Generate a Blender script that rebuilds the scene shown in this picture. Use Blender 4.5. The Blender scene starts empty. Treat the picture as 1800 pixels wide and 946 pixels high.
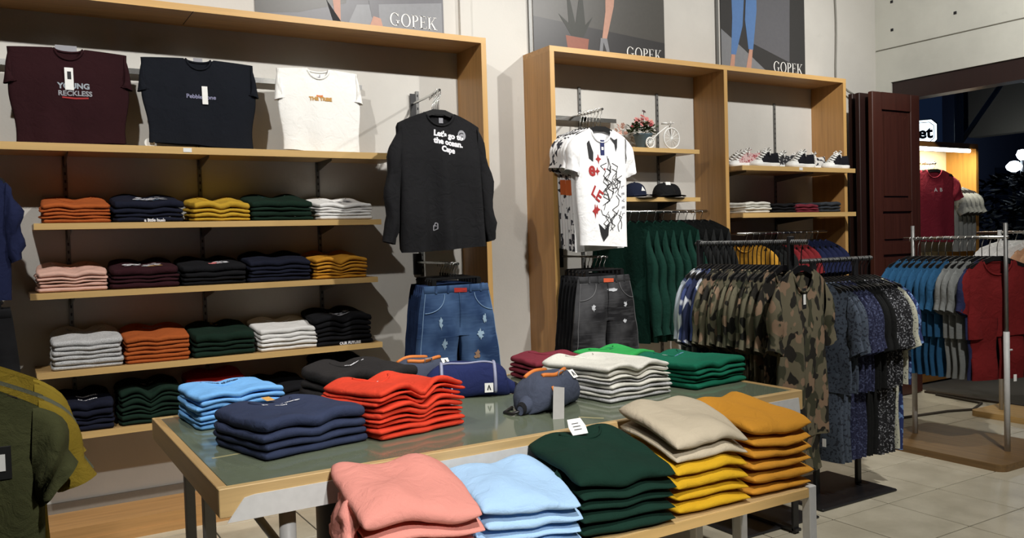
import bpy, math, random
from mathutils import Vector, Matrix

# ------------------------------------------------------------------ camera, world, lights
C = bpy.context.scene.collection
sc = bpy.context.scene
R = math.radians
sin, cos, pi = math.sin, math.cos, math.pi

def make_camera():
    yaw, pitch, roll = R(31.136), R(1.952), R(-1.638)
    f = Vector((sin(yaw)*cos(pitch), cos(yaw)*cos(pitch), -sin(pitch)))
    r = Vector((cos(yaw), -sin(yaw), 0)); u = r.cross(f)
    r2 = cos(roll)*r + sin(roll)*u; u2 = -sin(roll)*r + cos(roll)*u
    cd = bpy.data.cameras.new('camera'); co = bpy.data.objects.new('camera', cd); C.objects.link(co)
    cd.sensor_width = 36; cd.lens = 36*1486.8/1800; cd.clip_start = .02
    m = Matrix((r2, u2, -f)).transposed().to_4x4(); m.translation = Vector((0, 0, 1.5))
    co.matrix_world = m
    sc.camera = co
make_camera()

w = bpy.data.worlds.new('night'); sc.world = w; w.use_nodes = True
w.node_tree.nodes['Background'].inputs[0].default_value = (.006, .012, .03, 1)
w.node_tree.nodes['Background'].inputs[1].default_value = .6

def spot(name, loc, aim, power, angle=80, blend=.6, size=.05, col=(1, .95, .87)):
    l = bpy.data.lights.new(name, 'SPOT'); l.energy = power; l.spot_size = R(angle); l.spot_blend = blend
    l.shadow_soft_size = size; l.color = col
    o = bpy.data.objects.new(name, l); C.objects.link(o); o.location = loc
    o.rotation_euler = (Vector(aim)-Vector(loc)).to_track_quat('-Z', 'Y').to_euler()
    return o
def area(name, loc, aim, power, sx, sy, col=(1, .97, .92)):
    l = bpy.data.lights.new(name, 'AREA'); l.energy = power; l.shape = 'RECTANGLE'; l.size = sx; l.size_y = sy; l.color = col
    o = bpy.data.objects.new(name, l); C.objects.link(o); o.location = loc
    o.rotation_euler = (Vector(aim)-Vector(loc)).to_track_quat('-Z', 'Y').to_euler()
    return o
WARM = (1, .975, .935)
spot('track_spot_a', (-.3, 2.2, 4.1), (1.0, 5.0, 1.9), 255, 100, .8, .04, WARM)
spot('track_spot_b', (2.8, 2.2, 4.1), (1.9, 5.0, 1.9), 285, 100, .8, .04, WARM)
spot('track_spot_c', (4.9, 2.2, 4.1), (4.6, 5.0, 1.9), 285, 100, .8, .04, WARM)
spot('fill_spot_d', (1.0, .2, 4.2), (1.0, 2.4, .7), 430, 50, .6, .06, WARM)  # fill added above the camera to brighten table front and bench
spot('track_spot_g', (.4, -2.3, 3.9), (1.3, 2.2, .35), 700, 24, .6, .08, WARM)
spot('fill_spot_e', (3.1, .4, 4.2), (4.1, 3.0, .7), 420, 60, .7, .06, WARM)  # added fill, gives the floor racks front light from the camera side
spot('fill_spot_f', (5.2, 2.6, 3.9), (7.2, 4.0, 3.3), 200, 110, .9, .06, WARM)  # extra fill put in to brighten the upper right wall

vs = sc.view_settings
sc.display_settings.display_device = 'sRGB'
vs.view_transform = 'Standard'; vs.look = 'None'; vs.gamma = 1; vs.use_curve_mapping = False
vs.exposure = 0.25

# ------------------------------------------------------------------ materials
def srgb(r, g, b):
    f = lambda c: (c/255/12.92) if c/255 <= .04045 else ((c/255+.055)/1.055)**2.4
    return (f(r), f(g), f(b))
MATS = {}
def nodes_of(name):
    m = bpy.data.materials.new(name); m.use_nodes = True
    nt = m.node_tree; b = nt.nodes['Principled BSDF']
    return m, nt, b
def N(nt, t, **kw):
    n = nt.nodes.new(t)
    for k, v in kw.items(): setattr(n, k, v)
    return n
def mixc(nt, fac, a, b):
    n = N(nt, 'ShaderNodeMix', data_type='RGBA')
    if isinstance(fac, (int, float)): n.inputs['Factor'].default_value = fac
    else: nt.links.new(fac, n.inputs['Factor'])
    for s, v in ((n.inputs[6], a), (n.inputs[7], b)):
        if isinstance(v, tuple): s.default_value = (*v[:3], 1)
        else: nt.links.new(v, s)
    return n.outputs[2]
def noise(nt, scale, detail=3, co=None, rough=.5):
    n = N(nt, 'ShaderNodeTexNoise'); n.inputs['Scale'].default_value = scale; n.inputs['Detail'].default_value = detail
    n.inputs['Roughness'].default_value = rough
    if co: nt.links.new(co, n.inputs['Vector'])
    return n.outputs['Fac']
def ramp(nt, fac, stops, interp='LINEAR'):
    n = N(nt, 'ShaderNodeValToRGB'); cr = n.color_ramp; cr.interpolation = interp
    while len(cr.elements) < len(stops): cr.elements.new(.5)
    for e, (p, c) in zip(cr.elements, stops): e.position = p; e.color = (*c[:3], 1)
    nt.links.new(fac, n.inputs[0]); return n.outputs[0]
def objco(nt, scale=(1, 1, 1), rand=0):
    tc = N(nt, 'ShaderNodeTexCoord'); mp = N(nt, 'ShaderNodeMapping'); mp.inputs['Scale'].default_value = scale
    nt.links.new(tc.outputs['Object'], mp.inputs[0])
    if rand:
        oi = N(nt, 'ShaderNodeObjectInfo'); ml = N(nt, 'ShaderNodeMath', operation='MULTIPLY'); ml.inputs[1].default_value = rand
        nt.links.new(oi.outputs['Random'], ml.inputs[0])
        ad = N(nt, 'ShaderNodeVectorMath', operation='ADD'); nt.links.new(mp.outputs[0], ad.inputs[0]); nt.links.new(ml.outputs[0], ad.inputs[1])
        return ad.outputs[0]
    return mp.outputs[0]
def bump(nt, b, h, strength=.3, dist=.002):
    n = N(nt, 'ShaderNodeBump'); n.inputs['Strength'].default_value = strength; n.inputs['Distance'].default_value = dist
    nt.links.new(h, n.inputs['Height']); nt.links.new(n.outputs[0], b.inputs['Normal'])

def plain(name, col, rough=.5, metal=0, spec=.5):
    if name in MATS: return MATS[name]
    m, nt, b = nodes_of(name)
    co = objco(nt); n = noise(nt, 40, 2, co)
    c = mixc(nt, n, tuple(x*.9 for x in col), tuple(min(1, x*1.08) for x in col)); nt.links.new(c, b.inputs['Base Color'])
    b.inputs['Roughness'].default_value = rough; b.inputs['Metallic'].default_value = metal
    b.inputs['Specular IOR Level'].default_value = spec
    MATS[name] = m; return m
def fabric(name, rgb, var=.16, heather=0):
    """woven cotton: soft blotches, fine weave relief"""
    if name in MATS: return MATS[name]
    col = srgb(*rgb)
    m, nt, b = nodes_of(name)
    co = objco(nt, rand=7)
    n1 = noise(nt, 9, 3, co); n2 = noise(nt, 420, 2, co)
    c = mixc(nt, n1, tuple(x*(1-var) for x in col), tuple(min(1, x*(1+var)) for x in col))
    if heather:
        c = mixc(nt, ramp(nt, noise(nt, 260, 4, co), [(.45, (0, 0, 0)), (.62, (heather,)*3)]), c, tuple(x*.35 for x in col))
    nt.links.new(c, b.inputs['Base Color'])
    b.inputs['Roughness'].default_value = .93; b.inputs['Specular IOR Level'].default_value = .18
    n3 = noise(nt, 15, 5, co, .55); nt.nodes[-1].inputs['Distortion'].default_value = 1.2
    ad = N(nt, 'ShaderNodeMath', operation='MULTIPLY_ADD'); ad.inputs[1].default_value = .12
    nt.links.new(n2, ad.inputs[0]); nt.links.new(n3, ad.inputs[2])
    bump(nt, b, ad.outputs[0], .7, .010)
    MATS[name] = m; return m
def wood(name, rgb, axis='x', rough=.42, contrast=.22, scale=1.0):
    if name in MATS: return MATS[name]
    col = srgb(*rgb); m, nt, b = nodes_of(name)
    s = {'x': (1.2, 26, 26), 'y': (26, 1.2, 26), 'z': (26, 26, 1.2)}[axis]
    co = objco(nt, tuple(v*scale for v in s), rand=3)
    n = noise(nt, 1.6, 5, co, .6)
    c = ramp(nt, n, [(.3, tuple(x*(1-contrast) for x in col)), (.55, col), (.75, tuple(min(1, x*(1+contrast*.6)) for x in col))])
    nt.links.new(c, b.inputs['Base Color']); b.inputs['Roughness'].default_value = rough
    bump(nt, b, n, .12, .002)
    MATS[name] = m; return m
def plaster(name, rgb, dirt=.25):
    if name in MATS: return MATS[name]
    col = srgb(*rgb); m, nt, b = nodes_of(name)
    co = objco(nt)
    n1 = noise(nt, 1.3, 5, co, .6); n2 = noise(nt, 55, 4, co); n3 = noise(nt, 6, 5, co, .7)
    c = ramp(nt, n1, [(.3, tuple(x*(1-dirt) for x in col)), (.6, col)])
    c = mixc(nt, ramp(nt, n3, [(.66, (0, 0, 0)), (.8, (.35,)*3)]), c, tuple(x*.72 for x in col))
    nt.links.new(c, b.inputs['Base Color']); b.inputs['Roughness'].default_value = .85
    bump(nt, b, n2, .25, .003)
    MATS[name] = m; return m
def camo(name, cols, scale=9, seed=0.0):
    if name in MATS: return MATS[name]
    m, nt, b = nodes_of(name); co = objco(nt, (1, 1, .8), rand=5)
    c = srgb(*cols[0])
    for i, k in enumerate(cols[1:]):
        mp = N(nt, 'ShaderNodeMapping'); mp.inputs['Location'].default_value = (seed+3.1*i, 7.7*i, 1.3*i); nt.links.new(co, mp.inputs[0])
        f = ramp(nt, noise(nt, scale*(1+.15*i), 1.5, mp.outputs[0]), [(.535+.02*i, (0, 0, 0)), (.55+.02*i, (1, 1, 1))])
        c = mixc(nt, f, c, srgb(*k))
    nt.links.new(c, b.inputs['Base Color']); b.inputs['Roughness'].default_value = .92; b.inputs['Specular IOR Level'].default_value = .15
    bump(nt, b, noise(nt, 24, 4, co), .5, .004)
    MATS[name] = m; return m
def speckle(name, base, dots, scale=90, thr=.6):
    if name in MATS: return MATS[name]
    m, nt, b = nodes_of(name); co = objco(nt, rand=5)
    f = ramp(nt, noise(nt, scale, 1.5, co), [(thr, (0, 0, 0)), (thr+.03, (1, 1, 1))])
    nt.links.new(mixc(nt, f, srgb(*base), srgb(*dots)), b.inputs['Base Color']); b.inputs['Roughness'].default_value = .9
    bump(nt, b, noise(nt, 24, 4, co), .5, .004)
    MATS[name] = m; return m
def denim(name, rgb, fade):
    if name in MATS: return MATS[name]
    m, nt, b = nodes_of(name); co = objco(nt, rand=2)
    n = noise(nt, 5, 3, co); st = noise(nt, 3, 4, objco(nt, (3, 3, 30)))
    c = mixc(nt, ramp(nt, n, [(.4, (0, 0, 0)), (.68, (.8,)*3)]), srgb(*rgb), srgb(*fade))
    c = mixc(nt, ramp(nt, st, [(.52, (0, 0, 0)), (.7, (.35,)*3)]), c, srgb(*fade))
    nt.links.new(c, b.inputs['Base Color']); b.inputs['Roughness'].default_value = .9; b.inputs['Specular IOR Level'].default_value = .2
    bump(nt, b, noise(nt, 300, 2, co), .4, .001)
    MATS[name] = m; return m
def glow(name, col, s):
    if name in MATS: return MATS[name]
    m, nt, b = nodes_of(name); b.inputs['Base Color'].default_value = (*col, 1)
    b.inputs['Emission Color'].default_value = (*col, 1); b.inputs['Emission Strength'].default_value = s
    MATS[name] = m; return m
def tile_mat():
    m, nt, b = nodes_of('floor_tile'); co = objco(nt, rand=9)
    n = noise(nt, 5, 5, co, .6); s = noise(nt, 160, 2, co)
    c = ramp(nt, n, [(.3, srgb(184, 176, 154)), (.6, srgb(204, 196, 174))])
    c = mixc(nt, ramp(nt, s, [(.6, (0, 0, 0)), (.75, (.3,)*3)]), c, srgb(140, 134, 120))
    nt.links.new(c, b.inputs['Base Color']); b.inputs['Roughness'].default_value = .32
    bump(nt, b, s, .05, .001); return m

OAK = wood('oak_laminate', (180, 136, 84), 'x'); OAKZ = wood('oak_laminate_upright', (172, 128, 76), 'z')
OAKE = wood('oak_edge_band', (206, 164, 102), 'x', contrast=.1); OAKEZ = wood('oak_edge_band_upright', (200, 158, 96), 'z', contrast=.1)
SHELF = wood('shelf_ply', (190, 154, 102), 'x', contrast=.15); SHELFE = wood('shelf_edge', (208, 172, 112), 'x', contrast=.1)
PLY = wood('pale_ply', (192, 162, 112), 'x', contrast=.14); PLYY = wood('pale_ply_y', (178, 146, 98), 'y', contrast=.14)
DOORW = wood('mahogany', (68, 35, 27), 'z', .4, .25); DOORD = wood('dark_mahogany', (40, 21, 18), 'z', .45, .2)
WALL = plaster('white_plaster', (206, 203, 196), .12); WALLR = plaster('stained_plaster', (206, 206, 196), .16)
TILE = tile_mat(); GROUT = plain('grout', srgb(70, 66, 58), .9)
STEELW = plain('white_painted_steel', srgb(196, 196, 194), .45); STEELD = plain('black_steel', srgb(26, 26, 28), .45)
CHROME = plain('chrome', (.62, .62, .6), .25, 1); GREYM = plain('grey_metal', srgb(120, 120, 118), .45, .6)
BLKP = plain('black_plastic', srgb(18, 18, 19), .4); WHT = plain('white_card', srgb(236, 236, 232), .7); INK = plain('black_ink', srgb(22, 22, 26), .7)
GLASS = plain('smoked_glass_top', srgb(104, 112, 94), .09, 0, .6)

# ------------------------------------------------------------------ mesh helpers
class MB:
    def __init__(s): s.v = []; s.f = []; s.m = []; s.mi = 0
    def add(s, vs, fs):
        o = len(s.v); s.v += [tuple(p) for p in vs]; s.f += [tuple(i+o for i in f) for f in fs]; s.m += [s.mi]*len(fs); return s
    def box(s, x0, x1, y0, y1, z0, z1, bev=0):
        if bev <= 0:
            vs = [(x, y, z) for z in (z0, z1) for y in (y0, y1) for x in (x0, x1)]
            return s.add(vs, [(0, 2, 3, 1), (4, 5, 7, 6), (0, 1, 5, 4), (2, 6, 7, 3), (0, 4, 6, 2), (1, 3, 7, 5)])
        b = bev; pts = []
        # chamfered box: vertical and top edges
        for z, k in ((z0, b), (z0+b, 0), (z1-b, 0), (z1, b)):
            pts += [(x0+b+k, y0+k, z), (x1-b-k, y0+k, z), (x1-k, y0+b+k, z), (x1-k, y1-b-k, z), (x1-b-k, y1-k, z), (x0+b+k, y1-k, z), (x0+k, y1-b-k, z), (x0+k, y0+b+k, z)]
        fs = [tuple(reversed(range(8))), tuple(range(24, 32))]
        for l in range(3):
            for i in range(8): fs.append((l*8+i, l*8+(i+1) % 8, l*8+8+(i+1) % 8, l*8+8+i))
        return s.add(pts, fs)
    def prism(s, poly, y0, y1):                      # polygon in x,z extruded along y
        n = len(poly)
        vs = [(x, y0, z) for x, z in poly]+[(x, y1, z) for x, z in poly]
        return s.add(vs, [tuple(range(n)), tuple(reversed(range(n, 2*n)))]+[(i, i+n, (i+1) % n+n, (i+1) % n) for i in range(n)])
    def slab(s, poly, z0, z1):                       # polygon in x,y extruded along z
        n = len(poly)
        vs = [(x, y, z0) for x, y in poly]+[(x, y, z1) for x, y in poly]
        return s.add(vs, [tuple(reversed(range(n))), tuple(range(n, 2*n))]+[(i, (i+1) % n, (i+1) % n+n, i+n) for i in range(n)])
    def tube(s, pts, r, seg=8, closed=False, cap=True):
        pts = [Vector(p) for p in pts]; n = len(pts); rr = r if isinstance(r, (list, tuple)) else [r]*n
        rings = []; up = None
        for i, p in enumerate(pts):
            a = pts[(i-1) % n] if (closed or i > 0) else p; b = pts[(i+1) % n] if (closed or i < n-1) else p
            t = (b-a).normalized()
            if up is None:
                up = Vector((0, 0, 1)) if abs(t.z) < .9 else Vector((1, 0, 0))
            u = (up-t*up.dot(t)); 
            if u.length < 1e-5: u = t.orthogonal()
            u.normalize(); up = u; v = t.cross(u)
            rings.append([p+rr[i]*(cos(2*pi*k/seg)*u+sin(2*pi*k/seg)*v) for k in range(seg)])
        vs = [q for g in rings for q in g]; fs = []
        for i in range(n if closed else n-1):
            j = (i+1) % n
            for k in range(seg): fs.append((i*seg+k, i*seg+(k+1) % seg, j*seg+(k+1) % seg, j*seg+k))
        if cap and not closed: fs += [tuple(reversed(range(seg))), tuple(range((n-1)*seg, n*seg))]
        return s.add(vs, fs)
    def lathe(s, prof, seg=20, o=(0, 0, 0)):
        vs = []; fs = []; n = len(prof)
        for r, z in prof:
            for k in range(seg): vs.append((o[0]+r*cos(2*pi*k/seg), o[1]+r*sin(2*pi*k/seg), o[2]+z))
        for i in range(n-1):
            for k in range(seg): fs.append((i*seg+k, i*seg+(k+1) % seg, (i+1)*seg+(k+1) % seg, (i+1)*seg+k))
        fs += [tuple(reversed(range(seg))), tuple(range((n-1)*seg, n*seg))]
        return s.add(vs, fs)
    def grid(s, rows, cyc=False):                    # list of rows of points
        n = len(rows); m = len(rows[0]); fs = []
        for i in range(n-1):
            for k in range(m if cyc else m-1): fs.append((i*m+k, i*m+(k+1) % m, (i+1)*m+(k+1) % m, (i+1)*m+k))
        return s.add([p for r in rows for p in r], fs)
    def xf(s, fn): s.v = [tuple(fn(Vector(p))) for p in s.v]; return s
    def mesh(s, name, mat, smooth=False):
        me = bpy.data.meshes.new(name); me.from_pydata(s.v, [], s.f); me.update()
        for m in (mat if isinstance(mat, (list, tuple)) else [mat]): me.materials.append(m)
        if isinstance(mat, (list, tuple)): me.polygons.foreach_set('material_index', s.m)
        if smooth: me.polygons.foreach_set('use_smooth', [True]*len(me.polygons))
        return me
    def build(s, name, mat, parent=None, smooth=False, loc=None, rot=None):
        return link(name, s.mesh(name, mat, smooth), parent, loc, rot)
def link(name, me, parent=None, loc=None, rot=None):
    o = bpy.data.objects.new(name, me); C.objects.link(o)
    if parent: o.parent = parent
    if loc: o.location = loc
    if rot: o.rotation_euler = rot
    return o
def tag(o, label, cat, group=None):
    o['label'] = label; o['category'] = cat
    if group: o['group'] = group
    return o
def thing(name, label, cat, loc=(0, 0, 0), rz=0, group=None):
    o = link(name, None, None, loc, (0, 0, rz)); o.empty_display_size = .05
    return tag(o, label, cat, group)
def struct(o): o['kind'] = 'structure'; return o
def B(*a, **k): return MB().box(*a, **k)
ORD = ['first', 'second', 'third', 'fourth', 'fifth', 'sixth', 'seventh', 'eighth', 'ninth', 'tenth', 'eleventh', 'twelfth', 'thirteenth', 'fourteenth', 'fifteenth', 'sixteenth', 'seventeenth', 'eighteenth', 'nineteenth', 'twentieth', 'twenty-first', 'twenty-second', 'twenty-third', 'twenty-fourth']
TXT = {}
def text(s, size, bold=0):
    cu = bpy.data.curves.new('t', 'FONT'); cu.body = s; cu.size = size; cu.align_x = 'CENTER'; cu.align_y = 'CENTER'; cu.offset = bold; cu.resolution_u = 3
    o = bpy.data.objects.new('t', cu); me = o.to_mesh()
    vs = [tuple(v.co) for v in me.vertices]; fs = [tuple(p.vertices) for p in me.polygons]
    o.to_mesh_clear(); bpy.data.objects.remove(o); bpy.data.curves.remove(cu)
    return vs, fs
def serif_gopek(h):
    """GOPEK in roman capitals with serifs, as flat polygons in x,z, left bottom at 0,0"""
    mb = []; x = 0
    def poly(p): mb.append([(a*h+x, b*h) for a, b in p])
    def ringarc(a0, a1, cx, cz, ro, rz, ti, tz, n=18):
        for i in range(n):
            t0 = R(a0+(a1-a0)*i/n); t1 = R(a0+(a1-a0)*(i+1)/n)
            poly([(cx+ro*cos(t0), cz+rz*sin(t0)), (cx+ro*cos(t1), cz+rz*sin(t1)), (cx+(ro-ti)*cos(t1), cz+(rz-tz)*sin(t1)), (cx+(ro-ti)*cos(t0), cz+(rz-tz)*sin(t0))])
    def rect(a, b, c, d): poly([(a, c), (b, c), (b, d), (a, d)])
    # G
    ringarc(38, 322, .42, .5, .42, .52, .13, .05); rect(.6, .73, .08, .42); rect(.5, .84, .4, .44); rect(.72, .75, .72, .95); x += .95*h
    ringarc(0, 360, .42, .5, .42, .52, .13, .05, 24); x += .93*h
    def stem(): rect(.08, .21, 0, 1); rect(0, .3, 0, .04); rect(0, .3, .96, 1)
    stem(); ringarc(-90, 90, .25, .74, .33, .26, .13, .05, 12); x += .68*h
    stem(); rect(.2, .58, .96, 1); rect(.55, .58, .8, 1); rect(.2, .45, .5, .54); rect(.43, .46, .42, .62); rect(.2, .62, 0, .04); rect(.59, .62, 0, .22); x += .73*h
    stem(); poly([(.21, .4), (.62, .97), (.67, .97), (.24, .38)]); rect(.52, .78, .96, 1); poly([(.3, .5), (.38, .6), (.75, .03), (.6, .03)]); rect(.55, .85, 0, .04)
    x += .85*h
    return mb, x

# ------------------------------------------------------------------ setting
WY = 5.13; WX = 7.21; FY = 4.79
floor = struct(B(-3, WX+.25, -3, WY+.1, -.12, -.004).build('floor', GROUT))
TS = .4555
tme = B(-TS/2+.0036, TS/2-.0036, -TS/2+.0036, TS/2-.0036, -.012, 0, .0015).mesh('tile', TILE)
for i in range(-8, 8):
    for j in range(-4, 5):
        x = 4.104+TS*(i+.5); y = 2.88+TS*(j+.5)
        if x > WX+.1 or y > WY: continue
        t = link('tile', tme, floor, (x, y, 0), (0, 0, random.Random(i*31+j).choice([0, pi/2, pi, -pi/2])))
struct(B(-3, WX+.25, WY, WY+.2, 0, 4.5).build('wall_back', WALL))
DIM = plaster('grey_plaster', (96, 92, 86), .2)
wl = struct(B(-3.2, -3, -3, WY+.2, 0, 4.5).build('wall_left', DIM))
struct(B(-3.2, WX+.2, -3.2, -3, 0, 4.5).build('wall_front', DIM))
struct(B(-3.2, WX+.2, -3.2, WY+.2, 4.5, 4.6).build('ceiling', plaster('ceiling_paint', (150, 148, 142), .05)))
wr = B(WX, WX+.2, -3, WY+.2, 2.877, 4.5); wr.box(WX, WX+.2, 4.97, WY, 0, 2.877); wr.box(WX, WX+.2, -3, .2, 0, 2.877)
wr = struct(wr.build('wall_right', WALLR))
c = MB().tube([(WX-.003, WY-.01, 3.195), (WX-.003, 3.9, 3.19), (WX-.003, 2.6, 3.182)], .005, 5).build('crack', plain('crack_grey', srgb(120, 118, 106), .9), wr)
for i, (y, z) in enumerate(((4.95, 3.62), (4.35, 3.66), (4.95, 3.36), (4.34, 3.37), (3.8, 3.6), (3.85, 3.95))):
    B(-.006, .002, -.012, .012, -.012, .012).build('anchor_hole', INK, wr, loc=(WX, y, z))
struct(B(WX+.02, WX+.18, .2, 4.97, 2.70, 2.877).build('trim_1', DOORD))
struct(B(-3, WX, WY-.018, WY, 0.0, .16).build('baseboard_back', plain('grey_skirting', srgb(128, 122, 112), .7)))
struct(MB().box(WX-.05, WX+.02, .2, 4.64, 0, .018).build('trim_2', plain('door_rail', srgb(60, 50, 40), .5, .3)))

# folded mahogany door leaves by the opening
def door_leaf(n, x0, x1, y, top, mat, yy=.045):
    d = struct(link('door_%d' % n, None, None, (x0, y, 0)))
    w_ = x1-x0; st = .13
    f = MB()
    f.box(0, st, 0, yy, .01, top, .004); f.box(w_-st, w_, 0, yy, .01, top, .004)
    cuts = [.16, .50, .60, .92, 1.02, 1.28, 1.38, 1.66, 1.76, 2.55]
    f.box(st, w_-st, 0, yy, .01, cuts[0]); f.box(st, w_-st, 0, yy, cuts[-1], top)
    for a, b in zip(cuts[1:-1:2], cuts[2::2]): f.box(st, w_-st, 0, yy, a, b)
    f.build('door_frame', mat, d)
    for a, b in zip(cuts[::2], cuts[1::2]):
        p = MB()
        x_0, x_1 = st, w_-st; k = .035
        arch = [(x_0+k, a+k), (x_1-k, a+k), (x_1-k, b-k)]+([(x_0+(x_1-x_0)*t, b-k-.09+.09*sin(pi*t)) for t in (.8, .65, .5, .35, .2)] if b > 2.2 else [])+[(x_0+k, b-k)]
        p.box(x_0, x_1, .02, yy-.008, a, b); p.prism(arch, .006, .022)
        p.build('door_panel', mat, d)
    for z in (.35, 1.3, 2.3): B(w_-.004, w_+.012, .008, .034, z, z+.1, .002).build('hinge', plain('brass', srgb(120, 92, 50), .4, .8), d)
    return d
door_leaf(1, 6.50, 7.17, 4.66, 2.70, DOORW)
door_leaf(2, 6.46, 7.14, 4.76, 2.70, DOORD)
door_leaf(3, 6.50, 7.19, 4.86, 2.71, DOORD)

# ------------------------------------------------------------------ display frames on the back wall
def unit(label, x0, x1, top, panels, plinth=True):
    t = thing('shelving_unit', label, 'shelving', (0, 0, 0), 0, 'oak display frames on the back wall')
    th = .036
    if x0 < 0: a = x0
    else: a = x0
    def board(nm, bx, m, em, e):
        o = MB().box(*bx).build(nm, m, t); MB().box(*e).build('edge_band', em, o)
    board('top_board', (x0, x1, FY+.004, WY, top-th, top), OAK, OAKE, (x0, x1, FY, FY+.004, top-th, top))
    for p in panels:
        board('side_panel', (p, p+th, FY+.004, WY, .0, top-th), OAKZ, OAKEZ, (p, p+th, FY, FY+.004, .0, top-th))
    if plinth:
        MB().box(x0, x1-.0, FY, WY-.018, .0, .105).box(x0, x1, FY-.004, FY+.004, 0, .045).build('plinth', OAK, t)
    return t
u1 = unit('long oak-edged wall frame holding folded shirts and dark sweatshirts', -2.6, 2.745, 2.812, [2.709])
B(.94, .943, FY-.001, FY+.3, 2.774, 2.7762).build('board_joint', INK, u1)
u2 = unit('two-bay oak wall frame beside the dark doors, holding sneakers and caps', 3.24, 6.322, 2.812, [3.24, 4.865, 6.286])

def standard(label, x, z0, z1):
    t = thing('slotted_rail', label, 'rail', (x, WY, 0), 0, 'slotted shelf rails on the back wall')
    B(-.011, .011, -.012, 0, z0, z1).build('rail_channel', GREYM, t)
    m = MB(); z = z0+.02
    while z < z1-.02: m.box(-.004, .004, -.0128, -.011, z, z+.016); z += .042
    m.build('slots', INK, t)['kind'] = 'stuff'
for x, n in ((.315, 'behind the orange and pink shirt stacks'), (1.005, 'behind the middle shirt stacks'), (1.705, 'behind the white and black shirt stacks'), (2.40, 'behind the black sweatshirts and denim shorts')):
    standard('slotted steel shelf rail '+n, x, .3, 2.5)
for x, n in ((3.72, 'beside the white printed tees'), (4.47, 'behind the flower pot and caps'), (5.02, 'at the left of the sneaker bay'), (5.80, 'at the right of the sneaker bay')):
    standard('slotted steel shelf rail '+n, x, .4, 2.62)

def shelf(label, x0, x1, z, yf, brx, th=.028, em=SHELFE):
    t = thing('wall_shelf', label, 'shelf', (0, 0, 0), 0, 'plywood wall shelves')
    B(x0, x1, yf+.012, WY-.014, z-th, z).build('shelf_board', SHELF, t)
    B(x0, x1, yf, yf+.012, z-th-.004, z, ).build('front_edge', em, t)
    for x in brx:
        m = MB(); d = WY-.013-yf-.06
        m.prism([(0, 0), (0, -.055), (.02, -.055), (d, -.014), (d, 0)], -.002, .002)
        m.xf(lambda p: (x+p.y, WY-.013-p.x, z-th-.0005+p.z)); m.build('bracket', GREYM, t)
    return t
SZ = [2.050, 1.650, 1.302, .905, .583]
shelf('topmost plywood shelf under the three standing tees', -1.6, 2.12, SZ[0], 4.795, (.315, 1.005, 1.705), .034)
shelf('plywood shelf with orange, navy, yellow, green and white shirts', .148, 1.985, SZ[1], 4.80, (.315, 1.005, 1.705))
shelf('plywood shelf with pink, maroon, black and mustard shirts', .118, 1.950, SZ[2], 4.80, (.315, 1.005, 1.705))
shelf('plywood shelf with grey, orange, green, white and black shirts', .13, 1.965, SZ[3], 4.80, (.315, 1.005, 1.705))
shelf('lowest plywood shelf with dark shirts behind the glass table', .13, 1.95, SZ[4], 4.80, (.315, 1.005, 1.705))
shelf('short shelf carrying the flower pot and bicycle ornament', 3.86, 4.66, 2.158, 4.86, (4.0, 4.47))
shelf('short shelf carrying the dark caps', 3.86, 4.66, 1.790, 4.86, (4.0, 4.47))
shelf('shelf carrying the sneakers', 4.915, 6.265, 2.026, 4.665, (5.02, 5.80), .032)
shelf('shelf carrying flat folded shirts below the sneakers', 4.915, 6.265, 1.658, 4.665, (5.02, 5.80), .032)

# ------------------------------------------------------------------ posters
def poster(label, x0, x1, z0, z1, bgcol, parts, gx, gz, gh):
    t = thing('poster', label, 'poster', (0, WY-.003, 0), 0, 'fashion posters above the display frames')
    B(x0, x1, -.006, 0, z0, z1).build('poster_sheet', bgcol, t)
    for i, (nm, pl, mt) in enumerate(parts):
        MB().prism(pl, -.0066-.0004*i, -.006).build(nm, mt, t)
    polys, wd = serif_gopek(gh); m = MB()
    for p in polys: m.add([(a+gx, -.0105, b+gz) for a, b in p], [tuple(range(len(p)))])
    m.build('lettering', WHT, t)
PG = plain('poster_grey', srgb(92, 92, 97), .4); PG2 = plain('poster_pale_grey', srgb(122, 124, 128), .4)
PD = plain('poster_dark', srgb(74, 72, 68), .4); PD2 = plain('poster_darker', srgb(48, 47, 48), .4)
SKN = plain('printed_skin', srgb(186, 140, 120), .5); JEAN = plain('printed_jeans', srgb(84, 120, 170), .5); TERR = plain('printed_terracotta', srgb(140, 84, 66), .5); LEAFP = plain('printed_leaves', srgb(44, 46, 40), .5)
poster('grey poster of high-heeled feet above the long left frame', 1.36, 2.612, 2.8125, 3.5, PG, [
    ('printed_wall', [(1.36, 2.90), (1.62, 2.93), (1.93, 3.02), (2.0, 3.5), (1.36, 3.5)], PD),
    ('printed_floor', [(1.9, 2.813), (2.6, 2.813), (2.6, 3.1), (2.0, 3.02)], PG2),
    ('printed_leg', [(1.855, 2.90), (1.89, 2.90), (1.90, 3.5), (1.80, 3.5)], SKN),
    ('printed_shoe', [(1.845, 2.855), (1.93, 2.845), (1.88, 2.92), (1.80, 3.03), (1.84, 2.90)], INK),
    ('printed_leg', [(2.10, 2.95), (2.15, 2.95), (2.14, 3.5), (2.0, 3.5)], PG),
    ('printed_shoe', [(2.10, 2.84), (2.19, 2.83), (2.16, 2.95), (2.11, 2.96), (2.085, 2.90)], SKN)], 2.222, 2.915, .082)
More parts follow.
